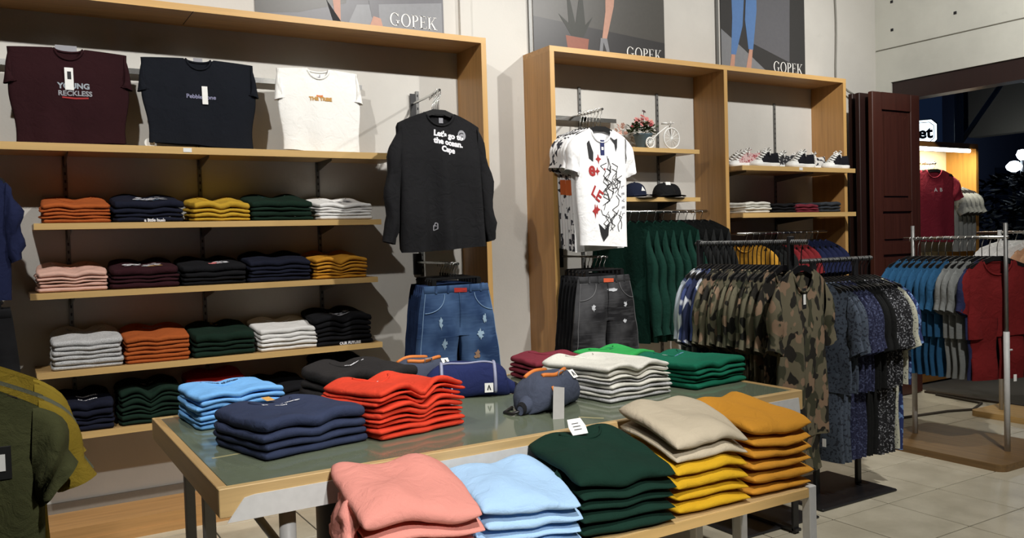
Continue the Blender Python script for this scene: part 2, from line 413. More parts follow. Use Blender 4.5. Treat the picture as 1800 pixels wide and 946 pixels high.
poster('dark poster of a potted plant and a foot above the bicycle shelf', 3.33, 4.562, 2.8125, 3.6, PD, [
    ('printed_floor', [(3.33, 2.813), (4.56, 2.813), (4.56, 3.02), (3.33, 3.10)], PD2),
    ('printed_pot', [(3.635, 2.83), (3.795, 2.83), (3.82, 2.98), (3.61, 2.99)], TERR),
    ('printed_plant', [(3.66, 2.99), (3.77, 2.99), (3.86, 3.15), (3.79, 3.08), (3.76, 3.4), (3.70, 3.08), (3.62, 3.4), (3.64, 3.08), (3.55, 3.14)], LEAFP),
    ('printed_leg', [(3.94, 2.98), (3.98, 2.97), (4.06, 3.25), (4.10, 3.6), (3.99, 3.6), (3.98, 3.2)], SKN),
    ('printed_shoe', [(3.91, 2.86), (3.94, 2.86), (3.955, 2.97), (4.0, 2.86), (4.02, 2.86), (3.99, 3.0), (3.93, 3.0)], PG2)], 4.175, 2.875, .085)
poster('poster of blue jeans legs above the sneaker bay', 5.176, 6.205, 2.8125, 3.7, PD2, [
    ('printed_floor', [(5.18, 2.82), (5.83, 2.82), (5.45, 3.05), (5.18, 3.20)], PG2),
    ('printed_backdrop', [(5.52, 3.12), (6.0, 2.99), (6.02, 3.7), (5.5, 3.7)], PG),
    ('printed_trousers', [(5.29, 3.0), (5.345, 3.0), (5.43, 3.25), (5.47, 3.7), (5.30, 3.7), (5.31, 3.3)], JEAN),
    ('printed_trousers', [(5.495, 3.06), (5.55, 3.06), (5.60, 3.4), (5.60, 3.7), (5.49, 3.7), (5.46, 3.3)], JEAN),
    ('printed_foot', [(5.26, 2.835), (5.32, 2.835), (5.335, 3.0), (5.295, 3.0)], SKN),
    ('printed_foot', [(5.45, 2.84), (5.515, 2.84), (5.545, 3.06), (5.505, 3.06)], SKN)], 5.795, 2.895, .09)
cb = [(6.62-.008*sin(z*7), WY-.012, z) for z in [4.4-.1*i for i in range(16)]]+[(6.66, WY-.02, 2.85), (6.72, WY-.06, 2.78), (6.8, WY-.08, 2.74)]
tag(MB().tube(cb, .009, 6).build('cable', plain('cable_grey', srgb(130, 128, 120), .6), None, True), 'grey cable running down the wall by the door corner', 'cable')
for x, l in ((5.13, 'left of the jeans poster'), (3.30, 'left of the potted plant poster')):
    tag(B(-.012, .012, -.02, 0, 2.813, 4.4).build('cable_conduit', GREYM, None, loc=(x, WY, 0)), 'thin grey wall conduit '+l, 'conduit')
tag(B(2.73, 2.81, WY-.03, WY, 2.815, 4.4).build('wall_pilaster', WALL), 'narrow raised plaster strip above the right end of the long frame', 'pilaster')

# ------------------------------------------------------------------ folded garments
def lerp(a, b, t): return a+(b-a)*t
def sm(x, a, b):
    t = max(0, min(1, (x-a)/(b-a))); return t*t*(3-2*t)
def fold_field(w, d, seed, lift=.012, tilt=0, back=.012, wob=.006, droop=0, skew=0):
    r = random.Random(seed); p = [r.uniform(0, 6.28) for _ in range(6)]; c = r.uniform(-.12, .12)
    def H(x, y, k):
        u = max(-1, min(1, 2*x/w)); v = max(-1, min(1, 2*y/d))
        fr = ((1-v)/2)**1.6; bk = ((1+v)/2)**3
        uu = u-c*(1-abs(u))
        hump = .5*(1-cos(2*pi*min(1, abs(uu))))*(1 if abs(uu) > .0 else 0)
        notch = min(1, abs(uu)/.3)
        h = lift*fr*(.35*hump+.65*notch*(1-.35*abs(u)))
        h += back*bk*(abs(sin(pi*u))*.9)
        h += tilt*(1+v)/2 + skew*u
        h -= droop*max(0, -v)**2.2*.5
        h += wob*(sin(3.1*u+p[0])*cos(2.3*v+p[1])+.6*sin(5.3*u+2*v+p[2]))*.5
        return k*(h+droop*.5+abs(skew)+wob*.7)
    return H
def folded_mb(w, d, t, H, k, seed, nx=26, ny=20, rnd=26, fluff=.003, taper=0):
    r = random.Random(seed); ph = [r.uniform(0, 6.28) for _ in range(8)]
    def edge(u, v):
        a = w/2*(1+.014*sin(3*v+ph[0])+.009*sin(8*v+ph[1])); b = d/2*(1+.014*sin(3.4*u+ph[2])+.008*sin(9*u+ph[3]))
        cx = 1-.05*max(0, abs(v)-.75)/.25*abs(u)**8; 
        return u*a*cx, v*b
    us = [sin(pi/2*(-1+2*i/(nx-1)))*.8+(-1+2*i/(nx-1))*.2 for i in range(nx)]
    vs = [sin(pi/2*(-1+2*j/(ny-1)))*.8+(-1+2*j/(ny-1))*.2 for j in range(ny)]
    top = {}; bot = {}; m = MB(); V = []; 
    for j, v in enumerate(vs):
        for i, u in enumerate(us):
            x, y = edge(u, v)
            e = (max(0, 1-abs(u)**rnd)**.5)*(max(0, 1-abs(v)**rnd)**.5)*(1-taper*sm(u, .35, 1))
            h = H(x, y, k); dz = fluff*(sin(7*u+ph[4])*sin(6*v+ph[5]))*e
            bd = i in (0, nx-1) or j in (0, ny-1)
            top[i, j] = len(V); V.append((x, y, h+t*(.5+.5*e)+dz))
            if bd: bot[i, j] = top[i, j]
            else: bot[i, j] = len(V); V.append((x, y, h+t*(.5-.5*e)))
    F = []
    for j in range(ny-1):
        for i in range(nx-1):
            F.append((top[i, j], top[i+1, j], top[i+1, j+1], top[i, j+1])); F.append((bot[i, j], bot[i, j+1], bot[i+1, j+1], bot[i+1, j]))
    return m.add(V, F)
def posword(i, n):
    if n == 1: return 'single'
    if i == n-1: return 'topmost of'
    if i == 0: return 'bottom one of'
    return ORD[n-1-i]+' from top of'
def stack(col, kind, where, x, y, z, rz, w, d, t, n, mats, seed, style=None, prints=(), collar=True, jit=.006, sq=.97, tagc=None, cat='shirt', rnd=30, taper=0):
    """n folded garments on each other, each a thing of its own"""
    H = fold_field(w, d, seed, **(style or {})); r = random.Random(seed+99); last = None
    if not isinstance(mats, (list, tuple)): mats = [mats]*n
    cols = col if isinstance(col, (list, tuple)) else [col]*n
    ts = [r.uniform(.6, 1.25) for _ in range(n)]; ts[-1] = 1.35; tsum = n*t/sum(ts); ts = [q*tsum for q in ts]; zc = 0; tall = t
    for i in range(n):
        k = (i+.6)/n; t = ts[i]; z0 = zc; zc += t*sq
        fm = folded_mb(w*(1+r.uniform(-.02, .02)), d*(1+r.uniform(-.02, .02)), t, H, k, seed*17+i, rnd=rnd, taper=taper)
        top = i == n-1
        nm = 'folded_sweater' if 'sweat' in kind else 'folded_tshirt'
        lab = '%s folded %s, %s its stack %s' % (cols[i], kind, posword(i, n), where)
        loc = (x+(0 if top else r.uniform(-jit, jit)), y+(0 if top else r.uniform(-jit, jit)), z+z0+.0005); rot = rz+(0 if top else r.uniform(-.02, .02))
        if not top:
            o = tag(fm.build(nm, mats[i], None, True, loc, (0, 0, rot)), lab, cat, 'folded garments')
            continue
        o = thing(nm, lab, cat, loc, rot, 'folded garments'); last = o
        fm.build('folded_body', mats[i], o, True)
        S = lambda a, b: H(a, b, k)+t
        if collar:
            pts = []
            for q in range(15):
                a = R(195+150*q/14); px, py = .085*cos(a), d*.41+.075*sin(a); pts.append((px, py, S(px, py)))
            MB().tube(pts, .005, 6).build('collar', mats[i], o, True)
            if tagc: 
                MB().add([(-.016, d*.34, S(0, d*.34)+.012), (.016, d*.34, S(0, d*.34)+.012), (.016, d*.46, S(0, d*.46)+.02), (-.016, d*.46, S(0, d*.46)+.02)], [(0, 1, 2, 3)]).build('neck_label', tagc, o)
        for pr in prints:
            m = MB()
            if pr[0] == 'text':
                _, s, size, px, py, mt = pr[:6]
                for li, ln in enumerate(s.split('\n')):
                    a, b = text(ln, size, size*.03)
                    m.add([(p[0]+px, p[1]+py-li*size*.95, S(p[0]+px, p[1]+py-li*size*.95)+.0022) for p in a], b)
                m.build('chest_print', mt, o)
            elif pr[0] == 'blob':
                _, px, py, bw, bh, cnt, mt, sd = pr
                q = random.Random(sd)
                for _i in range(cnt):
                    cx = px+q.uniform(-bw, bw); cy = py+q.uniform(-bh, bh); ra = q.uniform(.006, .016); nn = 7; a0 = q.uniform(0, 6)
                    P = [(cx+ra*q.uniform(.6, 1.5)*cos(a0+6.283*e/nn), cy+ra*q.uniform(.5, 1)*sin(a0+6.283*e/nn)) for e in range(nn)]
                    m.add([(a, b, S(a, b)+.0022+.0002*_i) for a, b in P], [tuple(range(nn))])
                m.build('chest_print', mt, o)
            elif pr[0] == 'hem':      # print showing on the front edge of the lowest layers
                _, s, size, px, mt = pr
                a, b = text(s, size, size*.05)
                m.add([(p[0]+px, -d/2-.004, p[1]+size*.45-z0) for p in a], b); m.build('chest_print', mt, o)
    return last
FB = {}
def fab(nm, rgb, **k): return fabric('cotton_'+nm, rgb, **k)
ORG = fab('rust', (168, 86, 40)); NVY = fab('navy', (24, 27, 42)); YEL = fab('yellow', (188, 150, 48)); DGR = fab('bottle_green', (20, 40, 30)); WHI = fab('white', (232, 231, 228), var=.05)
PNK = fab('dusty_pink', (214, 172, 156)); MAR = fab('maroon', (48, 20, 26)); BLK = fab('black', (20, 20, 23)); MUS = fab('mustard', (190, 134, 42)); GRY = fab('heather_grey', (196, 196, 196), heather=.5); DGY = fab('ash_grey', (112, 110, 110)); RED = fab('red', (168, 36, 28))
LBL = fab('sky_blue', (112, 168, 222)); NV2 = fab('washed_navy', (46, 54, 78)); VER = fab('vermilion', (202, 62, 40)); BL2 = fab('faded_black', (38, 36, 36)); WIN = fab('wine', (112, 40, 52)); OAT = fab('oatmeal', (214, 212, 202), heather=.15); KEL = fab('kelly_green', (46, 150, 74)); EMR = fab('emerald', (18, 96, 72))
SPK = fab('salmon_pink', (218, 144, 132), var=.06); PBL = fab('powder_blue', (168, 202, 236), var=.05); FOR = fab('forest', (18, 46, 36)); BEI = fab('beige', (186, 174, 152), var=.06); GLD = fab('golden_yellow', (202, 158, 32), var=.07); AMB = fab('amber', (198, 138, 46), var=.07)
IWH = plain('print_white', srgb(226, 226, 230), .8); IBL = plain('print_blue', srgb(110, 150, 190), .8); IPK = plain('print_pink', srgb(226, 130, 130), .8); IRD = plain('print_red', srgb(160, 40, 40), .8); IGD = plain('print_gold', srgb(196, 150, 80), .8); IGY = plain('print_grey', srgb(150, 150, 156), .8); IOR = plain('print_orange', srgb(224, 120, 40), .8)

tee_st = dict(lift=.010, back=.03, wob=.006, tilt=.045)
D = .285; SY = 4.80+.02+D/2
def srow(z, items, where):
    for i, it in enumerate(items):
        col, x0, x1, hgt, n, mats, pr = it[:7]; st = dict(tee_st); ex = dict(it[7]) if len(it) > 7 else {}
        st.update(ex.pop('style', {})); w_ = x1-x0
        stack(col, 't-shirt', where, (x0+x1)/2, SY+ex.pop('dy', 0), z, ex.pop('rz', random.Random(i*7+int(z*100)).uniform(-.03, .03)), w_, ex.pop('d', D), hgt/(1+(n-1)*.97), n, mats, int(z*1000)+i, st, pr, **ex)
srow(SZ[1], [
    ('rust orange', .185, .505, .085, 5, ORG, ()),
    ('navy', .515, .865, .10, 4, NVY, (('blob', .01, -.05, .075, .05, 44, IWH, 1), ('blob', .0, -.05, .05, .04, 14, IBL, 2), ('hem', 'a little hush', .022, .02, IWH))),
    ('yellow', .90, 1.215, .085, 4, YEL, (), dict(style=dict(lift=.028))),
    ('dark green', 1.215, 1.575, .10, 4, DGR, (('blob', -.03, .06, .05, .01, 4, IBL, 3),), dict(style=dict(back=.035))),
    ('white', 1.60, 1.945, .085, 5, WHI, (('blob', 0, -.03, .07, .02, 18, IGY, 4),))], 'on the upper shirt shelf')
srow(SZ[2], [
    ('dusty pink', .15, .475, .085, 5, PNK, (), dict(style=dict(lift=.02))),
    ('dark maroon', .49, .825, .095, 4, MAR, (('blob', -.01, -.05, .085, .03, 34, IWH, 5), ('blob', .06, -.055, .03, .02, 9, IGD, 6))),
    ('black', .835, 1.18, .095, 4, BLK, (('blob', .02, -.04, .03, .03, 14, IPK, 7), ('blob', .055, -.04, .03, .03, 12, IWH, 8))),
    ('dark navy', 1.19, 1.55, .11, 5, NVY, ()),
    ('mustard', 1.57, 1.90, .10, 6, MUS, (), dict(style=dict(lift=.03)))], 'on the middle shirt shelf')
srow(SZ[3], [
    (['light grey']*5+['pale grey'], .205, .53, .135, 6, [GRY]*6, ()),
    ('rust orange', .54, .865, .125, 6, ORG, (('text', 'STREETWEAR', .016, .0, .075, IBL),)),
    ('dark green', .875, 1.215, .115, 4, DGR, (('blob', -.02, .09, .03, .006, 4, YEL, 9),), dict(style=dict(back=.035))),
    ('white', 1.225, 1.57, .115, 5, WHI, ()),
    ('black', 1.555, 1.915, .15, 6, BLK, (('blob', .0, -.03, .07, .045, 30, IGY, 11), ('hem', 'OUR FUTURE', .022, .03, IWH)), dict(style=dict(lift=.03)))], 'on the lower shirt shelf')
srow(SZ[4], [
    ('printed black', .20, .475, .13, 5, NVY, (('text', 'ORIGINAL', .022, .02, .0, IWH), ('text', 'DENIM', .03, .02, -.06, IWH)), dict(style=dict(lift=.02))),
    ('dark green', .50, .82, .15, 7, DGR, (('blob', 0, .03, .03, .01, 5, IGY, 13),), dict(style=dict(lift=.05))),
    ('red', .85, 1.17, .165, 6, RED, ()),
    ('plain black', 1.2, 1.52, .10, 4, BLK, ()),
    ('dark navy', 1.58, 1.90, .19, 7, NVY, ())], 'on the lowest shelf')

# bay 3: thin folded shirts under the sneakers
for i, (col, x, mt, n, hh) in enumerate((('cream', 5.13, OAT, 4, .02), ('black', 5.42, BLK, 3, .022), ('wine red', 5.70, WIN, 3, .02), ('charcoal', 5.98, fab('charcoal', (52, 56, 62)), 3, .026))):
    stack(col, 't-shirt', 'below the sneakers', x, 4.665+.03+.17, 1.658, .02*i, .29, .33, hh, n, mt, 700+i, dict(lift=.01, back=.02))

# ------------------------------------------------------------------ glass-topped table and its stacks
TX0, TX1, TY0, TY1, TZ = .506, 2.971, 2.495, 3.742, .81
tb = thing('display_table', 'long display table with smoked glass top, plywood rim and white legs', 'table', (0, 0, 0))
B(TX0+.03, TX1-.03, TY0+.03, TY1-.03, TZ-.05, TZ-.012).build('table_board', PLY, tb)
B(TX0+.032, TX1-.032, TY0+.032, TY1-.032, TZ-.011, TZ-.002, .001).build('glass_top', GLASS, tb)
B(TX0, TX1, TY0, TY0+.03, TZ-.085, TZ, .002).build('rim', PLY, tb); B(TX0, TX1, TY1-.03, TY1, TZ-.085, TZ, .002).build('rim', PLY, tb)
B(TX0, TX0+.03, TY0+.03, TY1-.03, TZ-.085, TZ, .002).build('rim', PLYY, tb); B(TX1-.03, TX1, TY0+.03, TY1-.03, TZ-.085, TZ, .002).build('rim', PLYY, tb)
st = MB().prism([(TX0+.02, TZ-.10), (TX0+.07, TZ-.035), (TX0+.1, TZ-.03), (TX1-.03, TZ-.03), (TX1-.02, TZ-.10)], TY0-.004, TY0)
st.build('steel_strip', STEELW, tb)
for x, y in ((.735, 2.62), (2.715, 2.64)):
    MB().tube([(x, y, 0), (x, y, TZ-.085)], .026, 16).build('leg', STEELW, tb, True)
for x, y in ((.56, 2.93), (2.9, 3.6), (.62, 3.62)): B(x-.019, x+.019, y-.019, y+.019, 0, TZ-.05, .003).build('leg', plain('scuffed_steel', srgb(160, 160, 156), .5), tb)
MB().tube([(.74, 2.64, .52), (.62, 3.2, .755)], .014, 8).build('brace', STEELW, tb, True)
MB().tube([(2.70, 2.66, .52), (2.6, 3.2, .755)], .014, 8).build('brace', STEELW, tb, True)
for (x, y, a) in ((.62, 2.9, .12), (1.52, 3.12, -.1), (1.92, 2.62, -.9), (2.35, 2.58, -.9)):
    B(-.05, .05, -.006, .006, 0, .0006).build('tape_strip', plain('clear_tape', srgb(168, 160, 120), .3), tb, loc=(x, y, TZ-.002), rot=(0, 0, a))
price = thing('price_card', 'small grey price card stuck on the table front', 'price tag', (1.7, TY0-.005, TZ-.05))
B(-.03, .03, -.0015, 0, -.022, .022).build('card', plain('price_card_grey', srgb(150, 152, 156), .5), price)
B(-.012, .0, -.002, -.0014, -.012, .01).build('printed_code', INK, price)

TZ2 = TZ-.002
def tstack(col, kind, x, y, rz, w, d, t, n, mt, seed, style, prints=(), where='on the glass table', **k):
    return stack(col, kind, where, x, y, TZ2, R(rz), w, d, t, n, mt, seed, style, prints, **k)
tstack('sky blue', 't-shirt', .775, 3.53, 3, .34, .36, .018, 7, LBL, 801, dict(lift=.022, back=.02), (('text', 'good things', .03, 0, .12, NV2),), jit=.008)
tstack('washed navy', 't-shirt', .85, 2.95, 12, .40, .40, .030, 4, NV2, 802, dict(lift=.024, back=.02), (('text', 'Be', .02, -.05, .085, IWH), ('text', 'the change', .022, .04, .09, IWH), ('text', 'today', .02, .0, .06, IWH)), tagc=IGD)
tstack('vermilion', 't-shirt', 1.255, 2.985, 10, .385, .42, .0165, 9, VER, 803, dict(lift=.06, back=.03, wob=.008), (('text', 'better', .028, -.02, .12, IWH),), jit=.009)
tstack('faded black', 'sweatshirt', 1.335, 3.54, 8, .42, .34, .034, 4, BL2, 804, dict(lift=.02, back=.05, wob=.02), (('text', 'streetwear', .022, .02, .08, IWH),))
tstack('wine red', 't-shirt', 2.35, 3.52, -6, .36, .30, .022, 4, WIN, 805, dict(lift=.012, back=.03, wob=.02), (('text', 'natural', .022, .06, .06, IWH),))
tstack('oatmeal', 't-shirt', 2.29, 3.02, 4, .37, .46, .0165, 8, [GRY, OAT, GRY, OAT, GRY, OAT, OAT, OAT], 806, dict(lift=.03, back=.02, wob=.014), (('text', '. - .', .03, -.02, .10, IGY),), jit=.009)
tstack('kelly green', 't-shirt', 2.735, 3.52, 2, .33, .30, .022, 4, KEL, 807, dict(lift=.02, back=.02, wob=.012), (('blob', .02, .06, .025, .02, 10, EMR, 14),))
tstack('emerald green', 't-shirt', 2.775, 3.0, 6, .365, .40, .021, 5, EMR, 808, dict(lift=.022, back=.03, wob=.008), (('text', 'be', .026, -.06, .09, IWH), ('text', 'kind now', .018, .03, .085, IBL)))

# ------------------------------------------------------------------ low bench and sweater stacks
BZ = .55
bn = thing('bench', 'low plywood bench with white square legs in front of the glass table', 'bench', (0, 0, 0))
B(.70, 2.56, 2.105, 2.475, BZ-.03, BZ, .003).build('seat_board', PLY, bn)
B(.70, 2.56, 2.10, 2.105, BZ-.034, BZ-.002).build('front_edge', SHELFE, bn)
for x, y in ((2.545, 2.115), (2.545, 2.46), (.72, 2.12), (.72, 2.46), (2.30, 2.46)):
    B(x-.019, x+.019, y-.019, y+.019, 0, BZ+(.006 if x > 2.5 else -.03), .003).build('leg', STEELW, bn)
B(2.535, 2.555, 2.13, 2.45, BZ-.06, BZ-.031).build('side_rail', STEELW, bn); B(.72, 2.53, 2.452, 2.468, BZ-.06, BZ-.031).build('back_rail', STEELW, bn)
sw = dict(lift=.012, back=.006, wob=.022, tilt=.05, droop=.03)
def bstack(col, x, rz, w, t, n, mt, seed, where, y=2.29, d=.35, style=None, **k):
    s_ = dict(sw); s_.update(style or {})
    return stack(col, 'sweater', where, x, y, BZ, R(rz), w, d, t, n, mt, seed, s_, collar=k.pop('collar', False), cat='sweater', rnd=k.pop('rnd', 7), taper=k.pop('taper', .45), sq=.93, **k)
pk = bstack('salmon pink', .99, -5, .36, .048, 4, SPK, 901, 'at bench left end', style=dict(tilt=.075, skew=-.012), jit=.014)
def crumple(o, mat, x, y, z0, z1, r0, seed):
    q = random.Random(seed); ph = [q.uniform(0, 6) for _ in range(6)]; m = MB(); rows = []
    for j in range(17):
        f = j/16; row = []
        for k in range(22):
            a = 2*pi*k/22; rr = r0*(.55+.45*sin(pi*min(1, f*.9+.12)))*(1+.22*sin(3*a+9*f+ph[0])+.16*sin(5*a-14*f+ph[1])+.12*sin(21*f+ph[2]))
            row.append((x+.55*rr*cos(a)-.02*sin(pi*f), y+1.5*rr*sin(a), lerp(z0, z1, f)+.012*sin(4*a+ph[3])))
        rows.append(row)
    m.grid(rows, True); m.add(rows[0], [tuple(range(22))]); m.add(rows[-1], [tuple(reversed(range(22)))]); m.build('sleeve', mat, o, True)
crumple(pk, SPK, -.165, -.01, .10, -.14, .055, 5)
pb_ = bstack('powder blue', 1.36, -9, .33, .036, 4, PBL, 902, 'on the bench', jit=.014, style=dict(tilt=.055, skew=-.008))
fg_ = bstack('forest green', 1.71, -6, .37, .038, 5, FOR, 903, 'on the bench', jit=.008, style=dict(tilt=.065, back=.02), d=.37, collar=True)
bstack(['golden yellow']*4+['beige', 'beige'], 2.08, -4, .33, .044, 6, [GLD]*4+[BEI]*2, 904, 'on the bench', jit=.008, style=dict(tilt=.07))
crumple(pb_, PBL, -.15, -.07, .05, -.08, .036, 6); crumple(fg_, FOR, -.17, -.02, .06, -.10, .04, 7)
bstack('amber', 2.42, -4, .30, .042, 6, AMB, 905, 'at bench right end', jit=.008, style=dict(tilt=.05))

# ------------------------------------------------------------------ hanging garments
class Tee:
    """a shirt hanging from its shoulders: local z=0 at the neck point, faces -y"""
    def __init__(s, W=.50, L=.70, sleeve='short', D=.03, amp=.012, seed=1, drop=.05, nd=.085, nw=.085, hem=1.0, ang=0, sl=None, thick=.035):
        s.W, s.L, s.D, s.amp, s.drop, s.nd, s.nw, s.hem = W, L, D, amp, drop, nd, nw, hem
        r = random.Random(seed); s.p = [r.uniform(0, 6.28) for _ in range(8)]; s.k = r.uniform(9, 14)
        s.sleeve = sleeve; s.meshes = None; s.sl = sl; s.thick = thick; s.bulge = 1
    def zs(s, x, front):
        a = abs(x)
        if a < s.nw: return -(s.nd if front else .018)*math.sqrt(max(0, 1-(a/s.nw)**2))
        return -s.drop*((a-s.nw)/(s.W/2-s.nw))**1.2
    def half(s, t): return s.W/2*(s.hem+(1-s.hem)*sm(t, .1, .6))*(1+.012*sin(9*t+s.p[5]))
    def wave(s, x, t):
        g = (1-t)**.8
        return s.amp*g*(sin(s.k*x*2+s.p[0]+1.2*t)+.6*sin(s.k*3.3*x+s.p[1]))+s.amp*.5*sin(6*t+8*x+s.p[2])*sm(t, 0, .3)*(1-t)
    def y(s, x, t, side):
        u = min(1, abs(x)/s.half(t)); d = s.D*(.35+.65*sm(1-t, 0, .35))
        return side*d*math.sqrt(max(0, 1-u**3))+s.wave(x, t)
    def yf(s, x, z):
        top = s.zs(x, True); t = max(0, min(1, (z+s.L)/(top+s.L))); return s.y(x, t, -1)
    def torso(s, nu=30, nv=20):
        m = MB()
        rows = []
        for j in range(nv+1):
            t = (j/nv); row = []; hw = s.half(t)
            for side, rng in ((-1, range(nu+1)), (1, range(nu-1, 0, -1))):
                for i in rng:
                    u = -1+2*i/nu; u = .6*sin(u*pi/2)+.4*u; x = u*hw
                    top = s.zs(x, side < 0); hemz = -s.L+.012*sin(5*x+s.p[3])
                    z = hemz+(top-hemz)*t; row.append((x, s.y(x, t, side), z))
            rows.append(row)
        return m.grid(rows, True)
    def sleeve_mb(s, sg):
        W2 = s.half(1)-.012; z0 = -s.drop+.004
        if s.sleeve == 'short': S1, U1, n, dp = s.sl or ((W2+.115, z0-.20), (W2+.02, z0-.245), 7, s.thick)
        else: S1, U1, n, dp = s.sl or ((W2+.13, -s.L*.93), (W2+.03, -s.L*.955), 14, s.thick)
        S0, U0 = (W2, z0), (W2-.01, z0-.2); m = MB(); rows = []; seg = 16
        for j in range(n+1):
            t = j/n; b = .03*s.bulge*sin(pi*min(1, t*1.3))
            tp = ((1-t)*S0[0]+t*S1[0]+b, (1-t)*S0[1]+t*S1[1]+b*.5); bt = ((1-t)*U0[0]+t*U1[0], (1-t)*U0[1]+t*U1[1])
            if s.sleeve == 'long':
                wb = .012*sin(17*t+s.p[4]+sg); tp = (tp[0]+wb, tp[1]); pinch = 1-.35*sm(t, .86, .93)
                c = ((tp[0]+bt[0])/2, (tp[1]+bt[1])/2); tp = (c[0]+(tp[0]-c[0])*pinch, tp[1]); bt = (c[0]+(bt[0]-c[0])*pinch, bt[1])
            row = []
            for k in range(seg):
                a = 2*pi*k/seg; q = (1+sin(a))/2; d = dp*(.5+.5*sm(t, 0, .3))
                row.append((sg*(bt[0]+(tp[0]-bt[0])*q), -d*cos(a)*(1+.25*sin(9*t+k+s.p[6]))+s.wave(.2*sg, .9), bt[1]+(tp[1]-bt[1])*q))
            rows.append(row)
        return m.grid(rows, True)
    def collar(s):
        pts = [(s.nw*cos(a), s.y(s.nw*cos(a), 1, -1 if sin(a) < 0 else 1)-(.002 if sin(a) < 0 else 0), s.zs(s.nw*cos(a)*.999, sin(a) < 0)) for a in [2*pi*i/24 for i in range(24)]]
        return MB().tube(pts, .0065, 6, True)
    def get(s, mat, cmat=None):
        key = (mat.name, (cmat or mat).name)
        if s.meshes is None: s.meshes = {}
        if key not in s.meshes:
            s.meshes[key] = (s.torso().mesh('torso', mat, True), s.sleeve_mb(1).mesh('sleeve', mat, True), s.sleeve_mb(-1).mesh('sleeve', mat, True), s.collar().mesh('collar', cmat or mat, True))
        return s.meshes[key]
    def put(s, name, label, cat, loc, rz, mat, group=None, cmat=None):
        o = thing(name, label, cat, loc, rz, group)
        for nm, me in zip(('torso', 'sleeve', 'sleeve', 'collar'), s.get(mat, cmat)): link(nm, me, o)
        return o
    def text(s, o, st, size, px, pz, mat, name='chest_print', rot=0, bold=.03):
        m = MB()
        for li, ln in enumerate(st.split('\n')):
            a, b = text(ln, size, size*bold)
            P = [(p[0]*cos(rot)-p[1]*sin(rot)+px+li*size*.95*sin(rot), p[0]*sin(rot)+p[1]*cos(rot)+pz-li*size*.95*cos(rot)) for p in a]
            m.add([(x, s.yf(x, z)-.003, z) for x, z in P], b)
        return m.build(name, mat, o)
    def shape(s, o, polys, mat, name='chest_print', lift=.003):
        m = MB()
        for p in polys: m.add([(x, s.yf(x, z)-lift, z) for x, z in p], [tuple(range(len(p)))])
        return m.build(name, mat, o)
    def lines(s, o, paths, r, mat, name='chest_print'):
        m = MB()
        for p in paths:
            for (x0, z0), (x1, z1) in zip(p, p[1:]):
                l = math.hypot(x1-x0, z1-z0) or 1; nx, nz = -(z1-z0)/l*r, (x1-x0)/l*r
                q = [(x0+nx, z0+nz), (x1+nx, z1+nz), (x1-nx, z1-nz), (x0-nx, z0-nz)]; m.add([(x, s.yf(x, z)-.003, z) for x, z in q], [(0, 1, 2, 3)])
        return m.build(name, mat, o)

HB = MB().prism([(-.205, -.135), (-.2, -.142), (-.185, -.143), (-.03, -.094), (.03, -.094), (.185, -.143), (.2, -.142), (.205, -.135), (.195, -.12), (.04, -.066), (-.04, -.066), (-.195, -.12)], -.005, .005).mesh('hanger_body', BLKP)
HBN = MB().prism([(-.165, -.13), (-.16, -.136), (-.03, -.094), (.03, -.094), (.16, -.136), (.165, -.13), (.155, -.115), (.04, -.066), (-.04, -.066), (-.155, -.115)], -.005, .005).mesh('hanger_body', BLKP)
_hk = [(-.016, 0, -.022)]+[(-.0175*cos(R(a)), 0, -.010+.0175*sin(R(a))) for a in range(0, 181, 20)]+[(.016, 0, -.022), (.004, 0, -.045), (0, 0, -.07)]
HHK = MB().tube(_hk, .0025, 6).mesh('hook', CHROME, True); HHKB = MB().tube(_hk, .0028, 6).mesh('hook', BLKP, True)
LONGH = {}
def hanger(label, loc, rz, hook=HHK, group='hangers', body=HB, drop=0):
    o = thing('hanger', label, 'hanger', loc, rz, group); link('hanger_body', body, o, (0, 0, -drop))
    if drop:
        if (hook.name, drop) not in LONGH: LONGH[hook.name, drop] = MB().tube(_hk+[(0, 0, -.07-drop)], .0028, 6).mesh('hook', hook.materials[0], True)
        hook = LONGH[hook.name, drop]
    link('hook', hook, o); return o
TAGM = B(-.011, .011, -.001, .001, -.045, 0).mesh('hang_tag', WHT)

